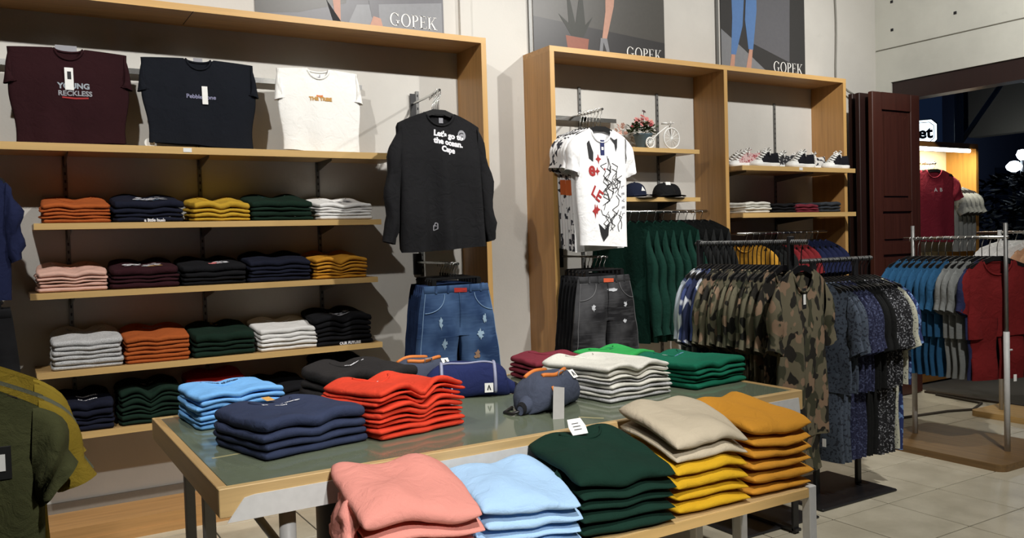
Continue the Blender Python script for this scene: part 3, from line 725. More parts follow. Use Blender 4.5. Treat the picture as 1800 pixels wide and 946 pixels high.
# black long-sleeved sweatshirts on an arm over the denim shorts
AX = 2.205
arm = thing('garment_arm', 'steel faceout arm holding the black sweatshirts', 'rail', (0, 0, 0))
MB().tube([(AX+.16, WY-.012, 2.415), (AX+.10, 4.8, 2.40), (AX, 4.40, 2.377)], .008, 8).build('arm', CHROME, arm); B(AX+.14, AX+.18, WY-.02, WY-.012, 2.30, 2.48).build('mount_plate', STEELD, arm)
swt = Tee(.54, .79, 'long', .045, .026, 5, .07, .075, .09, 1.02); 
for i in range(6):
    f = i/5; y = 4.43+.30*f; x = AX+.005+.105*f; lab = ORD[i]+' from the front'
    hanger('black hanger in the black sweatshirts on the wall arm, '+lab, (x, y, 2.379+.018*f), R(4), group='sweatshirt hangers', drop=.045)
    o = swt.put('hanging_sweatshirt', 'black long-sleeved sweatshirt with white slogan facing the room' if i == 0 else 'black long-sleeved sweatshirt behind the slogan one, %s on the wall arm' % lab, 'sweatshirt', (x, y, 2.324-.076+.018*f), R(4+i*1.2), fab('soft_black', (30, 30, 32)), 'black sweatshirts on the wall arm')
    if i == 0:
        swt.text(o, "Let's go to\nthe ocean,\nCape", .045, .045, -.13, IWH, rot=-.13, bold=.06)
        swt.shape(o, [[(.135+.026*cos(R(a)), -.125+.03*sin(R(a))) for a in range(0, 360, 20)]], IGY)
        swt.lines(o, [[(.118, -.122), (.128, -.113), (.142, -.113), (.152, -.122)], [(.128, -.137), (.135, -.133), (.142, -.137)]], .003, INK)
        swt.lines(o, [[(-.07, -.66), (-.06, -.635), (-.05, -.64), (-.05, -.67), (-.07, -.68), (-.07, -.65), (-.055, -.655)]], .0025, IGY, 'hem_emblem')
        B(-.014, .014, -.001, .001, -.02, .01).build('neck_label', IGY, o, loc=(.02, swt.D*.4-.006, -.035))
    else: link('hang_tag', TAGM, o, (-.205, -.04, -.45-.05*i))

# ------------------------------------------------------------------ shorts on clip hangers
class Shorts:
    def __init__(s, Wt=.40, L=.56, Wl=.50, D=.05, seed=1):
        s.Wt, s.L, s.Wl, s.D = Wt, L, Wl, D; s.cr = -.27; s.p = [random.Random(seed).uniform(0, 6) for _ in range(4)]; s.mm = {}
    def hw(s, z): t = min(1, -z/s.L); return s.Wt/2+(s.Wl-s.Wt)/2*t**.75
    def yf(s, x, z):
        u = min(1, abs(x)/s.hw(z)); d = s.D*(.55+.45*sm(-z, 0, .2))
        y = -d*math.sqrt(max(0, 1-u**3))
        c = sm(-z, .02, .3)*math.exp(-(x/.03)**2)*s.D*.55
        return y+c+.006*sin(26*x+s.p[0]+6*z)*sm(-z, .05, .3)+.004*sin(31*z+9*x+s.p[1])*sm(-z, .1, .3)
    def body(s):
        m = MB(); nu = 36
        fr = []; bk = []; zc = -.29
        for j in range(12):
            z = zc*j/11; a = []; b = []
            for i in range(nu+1):
                u = -1+2*i/nu; x = u*s.hw(z); a.append((x, s.yf(x, z), z)); b.append((x, -s.yf(x, z)*.9 if abs(u) < 1 else s.yf(x, z), z+(.012*(1-u*u) if j == 0 else 0)))
            fr.append(a); bk.append(b)
        m.grid(list(reversed(fr))); m.grid(bk)
        for sg in (-1, 1):
            rows = []
            for j in range(12):
                f = j/11; z = zc+(-s.L-zc)*f; g = .0006+.02*f; row = []; o_ = s.hw(z); n = 16
                for q in list(range(n+1))+list(range(n-1, 0, -1)):
                    front = len(row) <= n; u = q/n; x = g+(o_-g)*u
                    e = lerp(1, math.sqrt(max(0, 1-max(0, 1-u*4)**2)), min(1, .35+f*2))
                    y = s.yf(sg*x, z)*e; row.append((sg*x, y if front else -y*.9, z))
                rows.append(row)
            m.grid(rows, True)
        return m
    def put(s, label, loc, rz, mat, thread, detail=True, group=None, patchm=None, rips=(), cat='shorts'):
        if mat.name not in s.mm: s.mm[mat.name] = s.body().mesh('shorts_body', mat, True)
        o = thing('denim_shorts', label, cat, loc, rz, group); link('shorts_body', s.mm[mat.name], o)
        wb = MB(); rows = []
        for z in (.004, -.002, -.034, -.038):
            k = .004 if z in (-.002, -.034) else 0
            rows.append([(x*1.003, s.yf(x, min(z, 0))-k, z) for x in [s.Wt/2*(-1+i/12) for i in range(25)]])
        wb.grid(list(reversed(rows))); wb.build('waistband', mat, o, True)
        if not detail: return o
        for x in (-.15, -.075, .075, .15):
            B(-.006, .006, -.004, .0, -.04, .004).build('belt_loop', mat, o, loc=(x, s.yf(x, 0)-.004, 0))
        m = MB(); m.tube([(0, s.yf(0, z)-.003, z) for z in [-.04-.02*i for i in range(11)]], .003, 5); m.build('fly_seam', mat, o)
        for sg in (-1, 1):
            pts = []
            for i in range(11):
                a = pi/2*i/10; x = sg*(s.Wt/2-.005-.115*cos(a)); z = -.045-.105*sin(a)*(1) ; x = sg*(s.Wt/2+.01-.125*math.cos(a)); pts.append((x, s.yf(x, z)-.003, z))
            MB().tube(pts, .0028, 5).build('pocket_seam', thread, o)
            MB().tube([(sg*s.hw(z)*.93, s.yf(sg*s.hw(z)*.93, z)-.001, z) for z in [-.04-.05*i for i in range(10)]], .0022, 5).build('side_seam', thread, o)
        if patchm:
            m = MB(); m.add([(x, s.yf(x, 0)-.006, z) for x, z in ((-.035, -.012), (.05, -.016), (.05, -.04), (-.035, -.038))], [(0, 3, 2, 1)]); m.build('waist_patch', patchm, o)
        for (x, z, a, b, mt) in rips:
            q = random.Random(int(x*999)); n = 18
            m = MB(); m.add([(x+a*q.uniform(.35, 1.5)*cos(2*pi*i/n), s.yf(x+a*cos(2*pi*i/n), z+b*sin(2*pi*i/n))-.0035, z+b*q.uniform(.5, 1.2)*sin(2*pi*i/n)) for i in range(n)], [tuple(range(n))]); m.build('worn_patch', mt, o)
        return o
CLIPH = MB().tube([(-.17, 0, -.1), (-.16, 0, -.085), (.16, 0, -.085), (.17, 0, -.1)], .006, 6)
CLIPH.tube([(0, 0, -.085), (0, 0, -.06)], .006, 6)
for sg in (-1, 1): CLIPH.box(sg*.15-.014, sg*.15+.014, -.012, .012, -.155, -.085)
CLIPM = CLIPH.mesh('clip_bar', BLKP)
def clip_hanger(label, loc, rz, grp):
    o = thing('clip_hanger', label, 'hanger', loc, rz, grp); link('clip_bar', CLIPM, o); link('hook', HHK, o); return o
DNM = denim('blue_denim', (34, 56, 92), (78, 106, 144)); DND = denim('dark_denim', (22, 36, 66), (40, 60, 96)); DNB = denim('black_denim', (22, 22, 24), (78, 78, 80)); DNB2 = denim('jet_denim', (16, 16, 18), (34, 34, 36))
RIP = plain('frayed_cotton', srgb(150, 176, 196), .9); SKR = plain('ripped_hole', srgb(150, 120, 96), .9); WHR = plain('frayed_white', srgb(176, 178, 182), .9)
arm2 = thing('garment_arm', 'steel faceout arm holding the blue denim shorts', 'rail', (0, 0, 0))
MB().tube([(2.36, WY-.012, 1.372), (2.33, 4.8, 1.372), (2.27, 4.36, 1.372)], .008, 8).build('arm', CHROME, arm2); B(2.33, 2.39, WY-.02, WY-.012, 1.29, 1.43).build('mount_plate', STEELD, arm2)
sh = Shorts(.43, .60, .62, .06, 3); shn = Shorts(.43, .60, .60, .03, 4)
for i in range(7):
    y = 4.38+.062*i; x = 2.262+.014*i; lab = ORD[i]+' from the front'
    clip_hanger('black clip hanger of the blue denim shorts, %s' % lab, (x, y, 1.372), R(3), 'denim shorts clip hangers')
    if i == 0: sh.put('mid-blue ripped denim shorts with a red waist patch', (x, y, 1.372-.125), R(3), DNM, plain('pale_thread', srgb(120, 150, 184), .8), True, 'blue denim shorts', plain('red_patch', srgb(176, 44, 34), .6), [(-.14, -.21, .012, .035, RIP), (.155, -.2, .014, .03, RIP), (.12, -.29, .02, .03, RIP), (-.12, -.33, .014, .03, RIP), (.10, -.41, .02, .028, SKR)])
    else:
        o = shn.put('dark blue denim shorts behind the ripped pair, %s' % lab, (x, y, 1.372-.125), R(3+i*.7), DND, DND, False, 'blue denim shorts')
        link('hang_tag', B(-.012, .012, -.001, .001, -.05, 0).mesh('hang_tag', plain('cream_tag', srgb(220, 218, 200), .7)), o, (-.205, -.028, -.03), (0, .15, 0))
arm3 = thing('garment_arm', 'steel faceout arm holding the black denim shorts', 'rail', (0, 0, 0))
MB().tube([(3.50, WY-.012, 1.372), (3.46, 4.8, 1.372), (3.40, 4.42, 1.372)], .008, 8).build('arm', CHROME, arm3); B(3.47, 3.53, WY-.02, WY-.012, 1.29, 1.43).build('mount_plate', STEELD, arm3)
shb = Shorts(.43, .62, .60, .06, 8)
for i in range(6):
    y = 4.44+.065*i; x = 3.385+.016*i; lab = ORD[i]+' from the front'
    clip_hanger('black clip hanger of the black denim shorts, %s' % lab, (x, y, 1.372), R(3), 'black shorts clip hangers')
    if i == 0: shb.put('washed black denim shorts with small star-shaped rips', (x, y, 1.247), R(3), DNB, plain('grey_thread', srgb(96, 96, 98), .8), True, 'black denim shorts', plain('orange_patch', srgb(196, 84, 50), .6), [(-.14, -.2, .016, .022, WHR), (.13, -.19, .014, .022, WHR), (.12, -.3, .014, .014, WHR), (.03, -.09, .04, .012, WHR)])
    else:
        o = shn.put('plain black denim shorts behind the washed pair, %s' % lab, (x, y, 1.247), R(3+i*.7), DNB2, DNB2, False, 'black denim shorts')
        link('hang_tag', B(-.012, .012, -.001, .001, -.05, 0).mesh('hang_tag', WHT), o, (-.19, -.03, -.01), (0, .2, 0))
        link('size_card', B(-.016, .016, -.001, .001, -.10, 0).mesh('size_card', plain('leather_card', srgb(178, 120, 60), .7)), o, (-.2, -.032, -.06), (0, .05, 0))

# white printed tees on an arm in the second bay
rail = thing('wall_rail', 'flat steel rail across the wall behind the white printed tees', 'rail', (0, 0, 0))
B(3.28, 4.02, WY-.06, WY-.03, 2.36, 2.39).build('rail_bar', CHROME, rail); B(3.70, 3.74, WY-.06, WY-.0125, 2.355, 2.395).build('mount_plate', CHROME, rail)
arm4 = thing('garment_arm', 'chrome faceout arm holding the white printed tees', 'rail', (0, 0, 0))
MB().tube([(3.62, WY-.061, 2.39), (3.52, 4.75, 2.36), (3.40, 4.43, 2.338)], .008, 8).build('arm', CHROME, arm4)
wt = Tee(.43, .77, 'short', .035, .012, 21, .055, .09, .085, .90, sl=((.285, -.27), (.20, -.32), 7, .05)); wtb = Tee(.45, .80, 'short', .02, .008, 22, .055, .09, .085, .92, sl=((.30, -.26), (.215, -.31), 7, .03))
WTP = speckle('white_print_cotton', (226, 226, 226), (48, 48, 56), 22, .56)
WTM = fab('bright_white', (238, 238, 238), var=.03)
for i in range(7):
    f = i/6; y = 4.46+.36*f; x = 3.40+.10*f; z = 2.285+.03*f; lab = ORD[i]+' from the front'
    hanger('black hanger of the white printed tees, '+lab, (x, y, z+.055), R(2), group='white tee hangers', drop=.045)
    o = (wt if i == 0 else wtb).put('hanging_tshirt', 'white tee with red stars and black line drawing' if i == 0 else 'white patterned tee behind the red star tee, %s' % lab, 't-shirt', (x, y, z-.072), R(2+i), WTM if i in (0, 1) else WTP, 'white printed tees on the wall arm')
    if i == 1:
        pass
    if i in (2, 4):
        wtb.shape(o, [[(-.25, -.34), (-.06, -.34), (-.06, -.44), (-.25, -.44)]], plain('orange_block', srgb(206, 104, 50), .8), 'colour_block')
    if i == 0:
        dia = lambda cx, cz, a, b: [(cx, cz+b), (cx+a*.3, cz+b*.3), (cx+a, cz), (cx+a*.3, cz-b*.3), (cx, cz-b), (cx-a*.3, cz-b*.3), (cx-a, cz), (cx-a*.3, cz+b*.3)]
        [wt.shape(o, [dd], IRD, 'printed_star') for dd in (dia(-.04, -.20, .025, .035), dia(-.055, -.28, .022, .03), dia(.005, -.265, .01, .013))]
        for pl in ([(-.13, -.1), (-.11, -.08), (-.08, -.16), (-.09, -.22), (-.125, -.2)], [(.06, -.045), (.1, -.07), (.13, -.06), (.12, -.12), (.105, -.15), (.1, -.1)], [(-.06, -.62), (-.01, -.66), (.03, -.61), (.02, -.7), (-.02, -.74), (-.04, -.7)]): wt.shape(o, [pl], INK, 'printed_blot')
        wt.text(o, 'e', .13, -.105, -.27, IRD); wt.text(o, 'LE', .10, -.07, -.43, IRD, rot=-.6); wt.shape(o, [dia(-.09, -.54, .03, .05), dia(-.07, -.53, .03, .035)], IRD)
        r_ = random.Random(4)
        pth = []
        for k in range(26):
            cx, cz = r_.uniform(-.01, .12), r_.uniform(-.66, -.2); pth.append([(cx+r_.uniform(-.035, .035), cz+.03*q+r_.uniform(-.012, .012)) for q in range(-2, 3)])
        wt.lines(o, pth, .0022, INK, 'line_drawing')
        for k, ch in enumerate('LEVEL'): wt.text(o, ch, .035, .15, -.38-.045*k, IGY, rot=-1.4)
        B(-.016, .016, -.001, .001, -.10, 0).build('hang_tag', plain('navy_tag', srgb(30, 40, 90), .6), o, loc=(.0, wt.yf(0, -.1)-.006, -.075))
        B(-.009, .009, -.0016, -.001, -.065, -.045).build('tag_print', WHT, o, loc=(.0, wt.yf(0, -.1)-.006, -.075))

# dark green and black sweatshirts on the cross rail
rd = thing('wall_rail', 'chrome cross rail holding the dark green sweatshirts', 'rail', (0, 0, 0))
MB().tube([(3.78, 4.84, 1.682), (4.70, 4.84, 1.682)], .012, 10).build('rail_bar', CHROME, rd, True)
for x in (3.95, 4.47): MB().tube([(x, WY-.013, 1.69), (x, 4.84, 1.684)], .009, 8).build('rail_arm', CHROME, rd)
gs = Tee(.54, .86, 'long', .022, .012, 31, .075, .06, .085, 1.0); GSM = fab('pine_green', (12, 46, 37)); GBK = fab('off_black', (26, 27, 27))
for i in range(11):
    x = 3.86+.078*i; lab = ORD[i]+' from the left'
    hanger('black hanger on the sweatshirt rail, '+lab, (x, 4.84, 1.6835), R(-90+6), group='sweatshirt rail hangers')
    gs.put('hanging_sweatshirt', '%s sweatshirt on the cross rail, %s' % ('dark green' if i < 7 else 'black', lab), 'sweatshirt', (x, 4.84, 1.6835-.072), R(-90+6), GSM if i < 7 else GBK, 'sweatshirts on the cross rail')

# navy and dark shirts low in the third bay
rd = thing('wall_rail', 'steel cross rail of the third bay behind the camouflage rack', 'rail', (0, 0, 0))
MB().tube([(4.98, 4.80, 1.50), (6.05, 4.80, 1.50)], .012, 10).build('rail_bar', CHROME, rd, True)
for x in (5.02, 5.80): MB().tube([(x, WY-.013, 1.5), (x, 4.80, 1.5)], .009, 8).build('rail_arm', CHROME, rd)
nvt = Tee(.46, .70, 'short', .022, .01, 41, .06, .08, .085, 1.0); NVB = fab('indigo', (28, 34, 64)); MR2 = fab('brick_red', (120, 36, 40)); MSD = fab('ochre', (190, 140, 50))
for i in range(13):
    x = 5.08+.07*i; mt, cn = (MSD, 'ochre') if i < 1 else (GBK, 'black') if i < 4 else (MR2, 'brick red') if i < 8 else (NVB, 'indigo')
    lab = ORD[i]+' from the left'
    hanger('black hanger on the third bay rail, '+lab, (x, 4.80, 1.5015), R(-84), group='third bay hangers')
    nvt.put('hanging_tshirt', '%s shirt on the third bay rail, %s' % (cn, lab), 't-shirt', (x, 4.80, 1.4295), R(-84), mt, 'shirts on the third bay rail')

# ------------------------------------------------------------------ standing tees on the top shelf
rail = thing('wall_rail', 'flat steel rail behind the standing tees of the top shelf', 'rail', (0, 0, 0))
B(-1.2, 2.0, WY-.05, WY-.03, 2.475, 2.505).build('rail_bar', CHROME, rail)
for x in (.315, 1.005, 1.705): B(x-.015, x+.015, WY-.05, WY-.0125, 2.47, 2.51).build('mount_plate', CHROME, rail)
shp = ((.29, -.20), (.225, -.205), 7, .02)
def standing(label, x, W, mat, seed, hem=.92, sl=None, y=4.93, h=.485):
    W2 = W/2
    t = Tee(W, h, 'short', .022, .007, seed, .012, .06, .065, hem, sl=((W2+.022, -.20), (W2-.045, -.185), 7, .022))
    t.bulge = .15
    o = t.put('standing_tshirt', label, 't-shirt', (x, y, SZ[0]+h+.004+.012), 0, mat, 'tees standing on the top shelf')
    o.rotation_euler = (R(-4), 0, 0)
    B(-.03, .03, .008, .16, -.02, -.012).build('support_tab', CHROME, o)
    return t, o
TM = fab('dark_wine', (42, 17, 21)); TN = fab('blue_black', (21, 24, 31)); TW = fab('pure_white', (244, 243, 238), var=.02)
t, o = standing('dark maroon tee standing on the top shelf with grey and red lettering', .345, .55, TM, 51)
t.text(o, 'YOUNG', .040, .015, -.20, plain('print_silver', srgb(150, 158, 166), .7), bold=.04); t.text(o, 'RECKLESS', .036, .02, -.238, IGY, bold=.03); t.lines(o, [[(-.04, -.258), (.02, -.263), (.08, -.259)]], .004, IRD)
B(-.02, .02, -.001, .001, -.115, 0).build('hang_tag', WHT, o, loc=(-.005, t.yf(0, -.15)-.009, -.105)); B(-.008, .010, -.0018, -.0009, -.06, -.02).build('tag_print', INK, o, loc=(-.005, t.yf(0, -.15)-.009, -.105))
B(-.05, .05, .0, .002, -.02, .03).build('neck_label', IGY, o, loc=(-.01, .012, -.01))
t, o = standing('blue-black tee standing on the top shelf, middle of three', .985, .60, TN, 52)
t.text(o, 'Pebblestone', .032, .0, -.215, plain('print_lilac', srgb(140, 140, 170), .7), bold=.02)
B(-.015, .015, -.001, .001, -.10, 0).build('hang_tag', WHT, o, loc=(.02, t.yf(0, -.15)-.009, -.155)); B(-.024, .024, .0, .002, -.03, .02).build('neck_label', IGY, o, loc=(.0, .012, -.01))
t, o = standing('bright white tee standing on the top shelf with small gold lettering', 1.665, .50, TW, 53, .94)
t.text(o, 'THE TRIBE', .030, .0, -.185, IGD, bold=.05); t.text(o, 'most', .02, -.005, -.165, IOR, bold=.04); link('neck_label', B(-.016, .016, 0, .002, -.06, 0).mesh('neck_label', IGY), o, (0, .008, -.02))
t, o = standing('navy tee at the left edge of the top shelf beside the maroon tee', -.30, .55, fab('deep_navy', (30, 36, 62)), 54)
tag(B(.862, .905, 4.7925, 4.7945, SZ[0]-.028, SZ[0]-.006).build('price_card', WHT), 'small white price card on the top shelf edge below the blue-black tee', 'price tag')
tag(B(5.56, 5.60, 4.6625, 4.6645, 2.0, 2.022).build('price_card', WHT), 'small white price card on the sneaker shelf edge', 'price tag')
tag(MB().tube([(.712, 4.905, SZ[0]+.028), (.712, 4.909, SZ[0]+.028)], .026, 20).build('round_sticker', WHT), 'round white sticker card standing beside the blue-black tee', 'sticker')

# ------------------------------------------------------------------ clothes racks on the floor
def legs_mb(t, Lw, z0, z1, seed):
    """pair of trouser legs seen under a top"""
    m = MB(); p = random.Random(seed).uniform(0, 6)
    for sg in (-1, 1):
        rows = []
        for j in range(9):
            f = j/8; z = z1+(z0-z1)*f; row = []
            for k in range(12):
                a = 2*pi*k/12; x = sg*Lw*.5*(1-f*.0)+Lw*.5*cos(a)*(1 if sg*cos(a) > 0 else .96); row.append((x, .016*sin(a)+.008*sin(8*f+p+sg), z))
            rows.append(row)
        m.grid(rows, True)
    return m
CAMO = camo('camouflage_cotton', [(100, 94, 76), (62, 62, 48), (38, 36, 32), (130, 108, 88)], 12); CAMO2 = camo('camouflage_cotton_olive', [(102, 98, 80), (64, 66, 50), (32, 31, 28)], 13, 4)
TIE = camo('tie_dye_cotton', [(58, 70, 112), (196, 200, 208), (40, 46, 72)], 6, 2)
TIE2 = camo('tie_dye_grey_cotton', [(150, 158, 166), (60, 70, 96), (206, 208, 208)], 6, 9)
BKS = speckle('black_speckled_cotton', (22, 22, 26), (150, 152, 158), 110, .58); NVS = speckle('navy_speckled_cotton', (28, 32, 62), (70, 78, 110), 100, .55); CRS = speckle('cream_speckled_cotton', (190, 190, 172), (70, 72, 70), 120, .62); GBS = speckle('grey_blue_speckled_cotton', (70, 80, 94), (38, 44, 56), 70, .55); BLS = speckle('blue_leaf_cotton', (32, 46, 96), (110, 140, 190), 40, .58)
ptop = Tee(.50, .60, 'short', .013, .010, 61, .07, .10, .11, 1.02, sl=((.335, -.37), (.245, -.41), 9, .02)); ptop2 = Tee(.50, .61, 'short', .016, .012, 62, .07, .10, .11, 1.02, sl=((.325, -.36), (.24, -.405), 9, .022))
LEGM = {}
def pyjama(label, loc, rz, mat, group, seed, tee=None, leg=.40, tags=True, cat='pyjamas', lw=.20):
    t = tee or (ptop if seed % 2 else ptop2)
    o = t.put('pyjama_set' if leg else 'hanging_tshirt', label, cat, loc, rz, mat, group)
    if leg:
        k = (mat.name, leg, lw)
        if k not in LEGM: LEGM[k] = legs_mb(t, lw, -t.L-leg, -t.L+.12, seed).mesh('trousers', mat, True)
        link('trousers', LEGM[k], o)
    if tags: link('hang_tag', TAGM, o, (.10+.01*(seed % 5), -.03, -t.L-.25), (0, .3*sin(seed), 0))
    return o
def rod(m, a, b, r=.012): m.tube([a, b], r, 10); return m

# rack B: camouflage and tie-dye sets, bar running away from the camera
RX = 3.335; RZ_ = 1.45
rk = thing('clothes_rack', 'black clothes rack full of camouflage and tie-dye sets beside the table', 'rack', (0, 0, 0))
MB().tube([(RX, 2.76, RZ_), (RX, 3.52, RZ_)], .011, 10).build('hanging_bar', STEELD, rk, True)
sp = MB(); 
for k in range(60): y = 2.76+.0125*k; sp.tube([(RX+.0125*cos(a), y+.002, RZ_+.0125*sin(a)) for a in [2*pi*q/8 for q in range(8)]], .0018, 4, True)
sp.build('bar_spiral', GREYM, rk)
B(RX-.02, RX+.02, 2.852, 2.868, 0, RZ_+.03, .003).build('post', STEELD, rk); B(RX-.02, RX+.02, 3.48, 3.50, 0, RZ_+.02, .003).build('post', STEELD, rk)
B(3.06, 3.61, 2.935, 3.46, .0, .012, .003).build('base_plate', STEELD, rk); B(RX-.02, RX+.02, 2.84, 3.5, .012, .026).build('base_bar', STEELD, rk)
NB = 21
ca = Tee(.50, .82, 'short', .03, .016, 66, .065, .11, .105, 1.0, sl=((.33, -.36), (.24, -.40), 9, .035))
for i in range(NB):
    y = (2.795 if i == 0 else 2.875+.029*i); lab = ORD[i]+' from the bar end nearest the table corner'
    mt, cn = (CAMO if i % 3 else CAMO2, 'camouflage') if i < 16 else (TIE, 'blue and white tie-dye') if i < 19 else (TIE2, 'grey and white tie-dye')
    rz = R(14+3*sin(i*1.7)); x = RX+.0
    hanger('black hanger on the camouflage rack, '+ORD[i]+' from the near end', (x, y, RZ_+.0035), rz, HHKB, 'camouflage rack hangers', drop=.05)
    if i == 0:
        o = ca.put('pyjama_set', 'long camouflage shirt with a white tag at the near end of the camouflage rack', 'pyjamas', (x, y, RZ_-.134), rz, CAMO, 'camouflage and tie-dye sets')
        link('trousers', legs_mb(ca, .17, -1.0, -.7, 3).mesh('trousers', CAMO, True), o); B(-.012, .012, -.001, .001, -.05, 0).build('hang_tag', WHT, o, loc=(0, ca.yf(0, -.13)-.004, -.12)); B(-.02, .02, -.0005, .0005, -.1, .0).build('tag_strip', INK, o, loc=(0, ca.yf(0, -.13)-.003, -.09))
        continue
    pyjama('%s set on the black rack, %s from the near end' % (cn, ORD[i]), (x, y, RZ_-.134), rz, mt, 'camouflage and tie-dye sets', i, tags=i < 3)

# rack A: dark patterned sets, bar parallel to the wall
AY = 3.19; AZ = 1.335
rk = thing('clothes_rack', 'black clothes rack with dark speckled sets, behind the camouflage rack', 'rack', (0, 0, 0))
MB().tube([(3.80, AY, AZ), (4.42, AY, AZ)], .011, 10).build('hanging_bar', STEELD, rk, True)
sp = MB()
for k in range(50): x = 3.80+.0124*k; sp.tube([(x+.002, AY+.0125*cos(a), AZ+.0125*sin(a)) for a in [2*pi*q/8 for q in range(8)]], .0018, 4, True)
sp.build('bar_spiral', GREYM, rk)
B(4.25, 4.285, AY-.012, AY+.012, .012, AZ, .003).build('post', STEELD, rk); B(3.885, 3.92, AY-.012, AY+.012, .012, AZ, .003).build('post', STEELD, rk)
B(3.70, 4.34, 2.985, 3.466, 0, .014, .004).build('base_plate', STEELD, rk)
seq = [(GBS, 'grey-blue')]*3+[(NVS, 'navy speckled')]*4+[(GBK, 'plain black')]*3+[(BKS, 'black and white speckled')]*5+[(CRS, 'cream speckled')]+[(BLS, 'blue leaf-patterned')]
for i, (mt, cn) in enumerate(seq):
    x = 3.86+.0325*i; rz = R(-90+8+2*sin(i*2.1)); lab = ORD[i]+' from the left end'
    hanger('black hanger on the dark speckled rack, '+lab, (x, AY, AZ+.0035), rz, HHKB, 'speckled rack hangers', drop=.035)
    pyjama('%s set on the black rack, %s' % (cn, lab), (x, AY, AZ-.119), rz, mt, 'dark speckled sets', i, leg=.38)

# rack C: blue, grey and red shirts over a wooden base
CX = 5.52; CZ = 1.43
rk = thing('clothes_rack', 'grey pole clothes rack with wooden base and blue shirts', 'rack', (0, 0, 0))
def roundrect(x0, x1, y0, y1, r, n=6):
    P = []
    for cx, cy, a0 in ((x1-r, y1-r, 0), (x0+r, y1-r, 90), (x0+r, y0+r, 180), (x1-r, y0+r, 270)):
        P += [(cx+r*cos(R(a0+90*i/n)), cy+r*sin(R(a0+90*i/n))) for i in range(n+1)]
    return P
WB = wood('worn_base_wood', (122, 94, 58), 'y', .5, .3)
MB().slab(roundrect(5.15, 5.92, 2.83, 3.80, .06), .0, .045).build('base_board', WB, rk)
for y in (3.005, 3.65):
    MB().tube([(CX, y, .045), (CX, y, .82)], .018, 12).build('lower_pole', STEELW, rk, True); MB().tube([(CX, y, .82), (CX, y, 1.52)], .013, 10).build('upper_pole', GREYM, rk, True)
    MB().tube([(CX, y, .70), (CX+.045, y-.01, .70)], .006, 8).build('clamp_knob', STEELW, rk)
MB().tube([(CX, 2.985, CZ), (CX, 3.72, CZ)], .011, 10).build('hanging_bar', CHROME, rk, True)
bl = Tee(.46, .50, 'short', .016, .012, 71, .065, .10, .105, 1.0, sl=((.30, -.32), (.225, -.36), 9, .024)); SBL = fab('steel_blue', (36, 78, 112)); SGR = fab('stone_grey', (112, 114, 112)); SRD = fab('crimson', (104, 24, 25)); SNV = fab('ink_navy', (36, 40, 70))
for i in range(13):
    y = 3.06+.05*i; mt, cn = (SRD, 'crimson') if i == 0 else (SNV, 'ink navy') if i == 1 else (SGR, 'stone grey') if i < 5 else (SBL, 'steel blue'); lab = ORD[i]+' from the near pole'
    rz = R(-12+(-8 if i == 0 else 2*sin(i*2)))
    hanger('black hanger on the wooden-based rack, '+lab, (CX, y, CZ+.0035), rz, HHK, 'wooden-based rack hangers', drop=.06)
    pyjama('%s shirt and shorts on the wooden-based rack, %s' % (cn, lab), (CX, y, CZ-.144), rz, mt, 'shirts on the wooden-based rack', i, bl, .28, True, 't-shirt', .2)

# rack D behind it, peach shirts on white hangers
rk = thing('clothes_rack', 'low clothes rack with peach shirts at the right edge', 'rack', (0, 0, 0))
MB().slab(roundrect(6.55, 7.0, 2.9, 3.86, .05), 0, .045).build('base_board', wood('pale_base_wood', (196, 158, 98), 'y', .5, .25), rk)
for y in (3.05, 3.72): MB().tube([(6.75, y, .045), (6.75, y, 1.47)], .016, 12).build('pole', STEELW, rk, True)
MB().tube([(6.75, 2.9, 1.45), (6.75, 3.9, 1.45)], .011, 10).build('hanging_bar', CHROME, rk, True)
HBW = HB.copy(); HBW.materials[0] = WHT
PCH = fab('peach', (214, 168, 132)); PUR = fab('purple', (70, 60, 120)); 
for i in range(10):
    y = 3.0+.075*i; mt, cn = (PUR, 'white and purple') if i < 0 else (PCH, 'peach') if i < 6 else (WHI, 'white'); lab = ORD[i]+' from the near pole'
    hanger('white hanger on the low rack at the right edge, '+lab, (6.75, y, 1.4535), R(-35), HHK, 'low rack hangers', HBW)
    bl.put('hanging_tshirt', '%s shirt on the low rack at the right edge, %s' % (cn, lab), 't-shirt', (6.75, y, 1.3665), R(-35), mt, 'shirts on the low rack')

# foreground rack at the left edge
rk = thing('clothes_rack', 'clothes rack with olive and mustard tees at the left edge, near the camera', 'rack', (0, 0, 0))
LX = -.175; LZ = 1.285
MB().tube([(LX, 2.1, LZ), (LX, 3.1, LZ)], .012, 10).build('hanging_bar', STEELD, rk, True)
for y in (2.12, 3.08): MB().tube([(LX, y, .02), (LX, y, LZ)], .016, 10).build('post', STEELD, rk, True)
B(LX-.25, LX+.25, 2.09, 2.15, 0, .02).build('foot_bar', STEELD, rk); B(LX-.25, LX+.25, 3.05, 3.11, 0, .02).build('foot_bar', STEELD, rk); B(LX-.02, LX+.02, 2.15, 3.05, .0, .02).build('base_bar', STEELD, rk)
OLV = fab('olive', (66, 68, 42)); OLM = fab('mustard_olive', (132, 112, 36)); SAG = fab('sage_grey', (92, 94, 78))
ol = Tee(.48, .74, 'short', .05, .020, 81, .075, .085, .085, 1.0, sl=((.315, -.215), (.23, -.31), 9, .06)); ol2 = Tee(.50, .76, 'short', .03, .014, 82, .07, .085, .085, 1.02, sl=((.36, -.27), (.27, -.30), 9, .035))
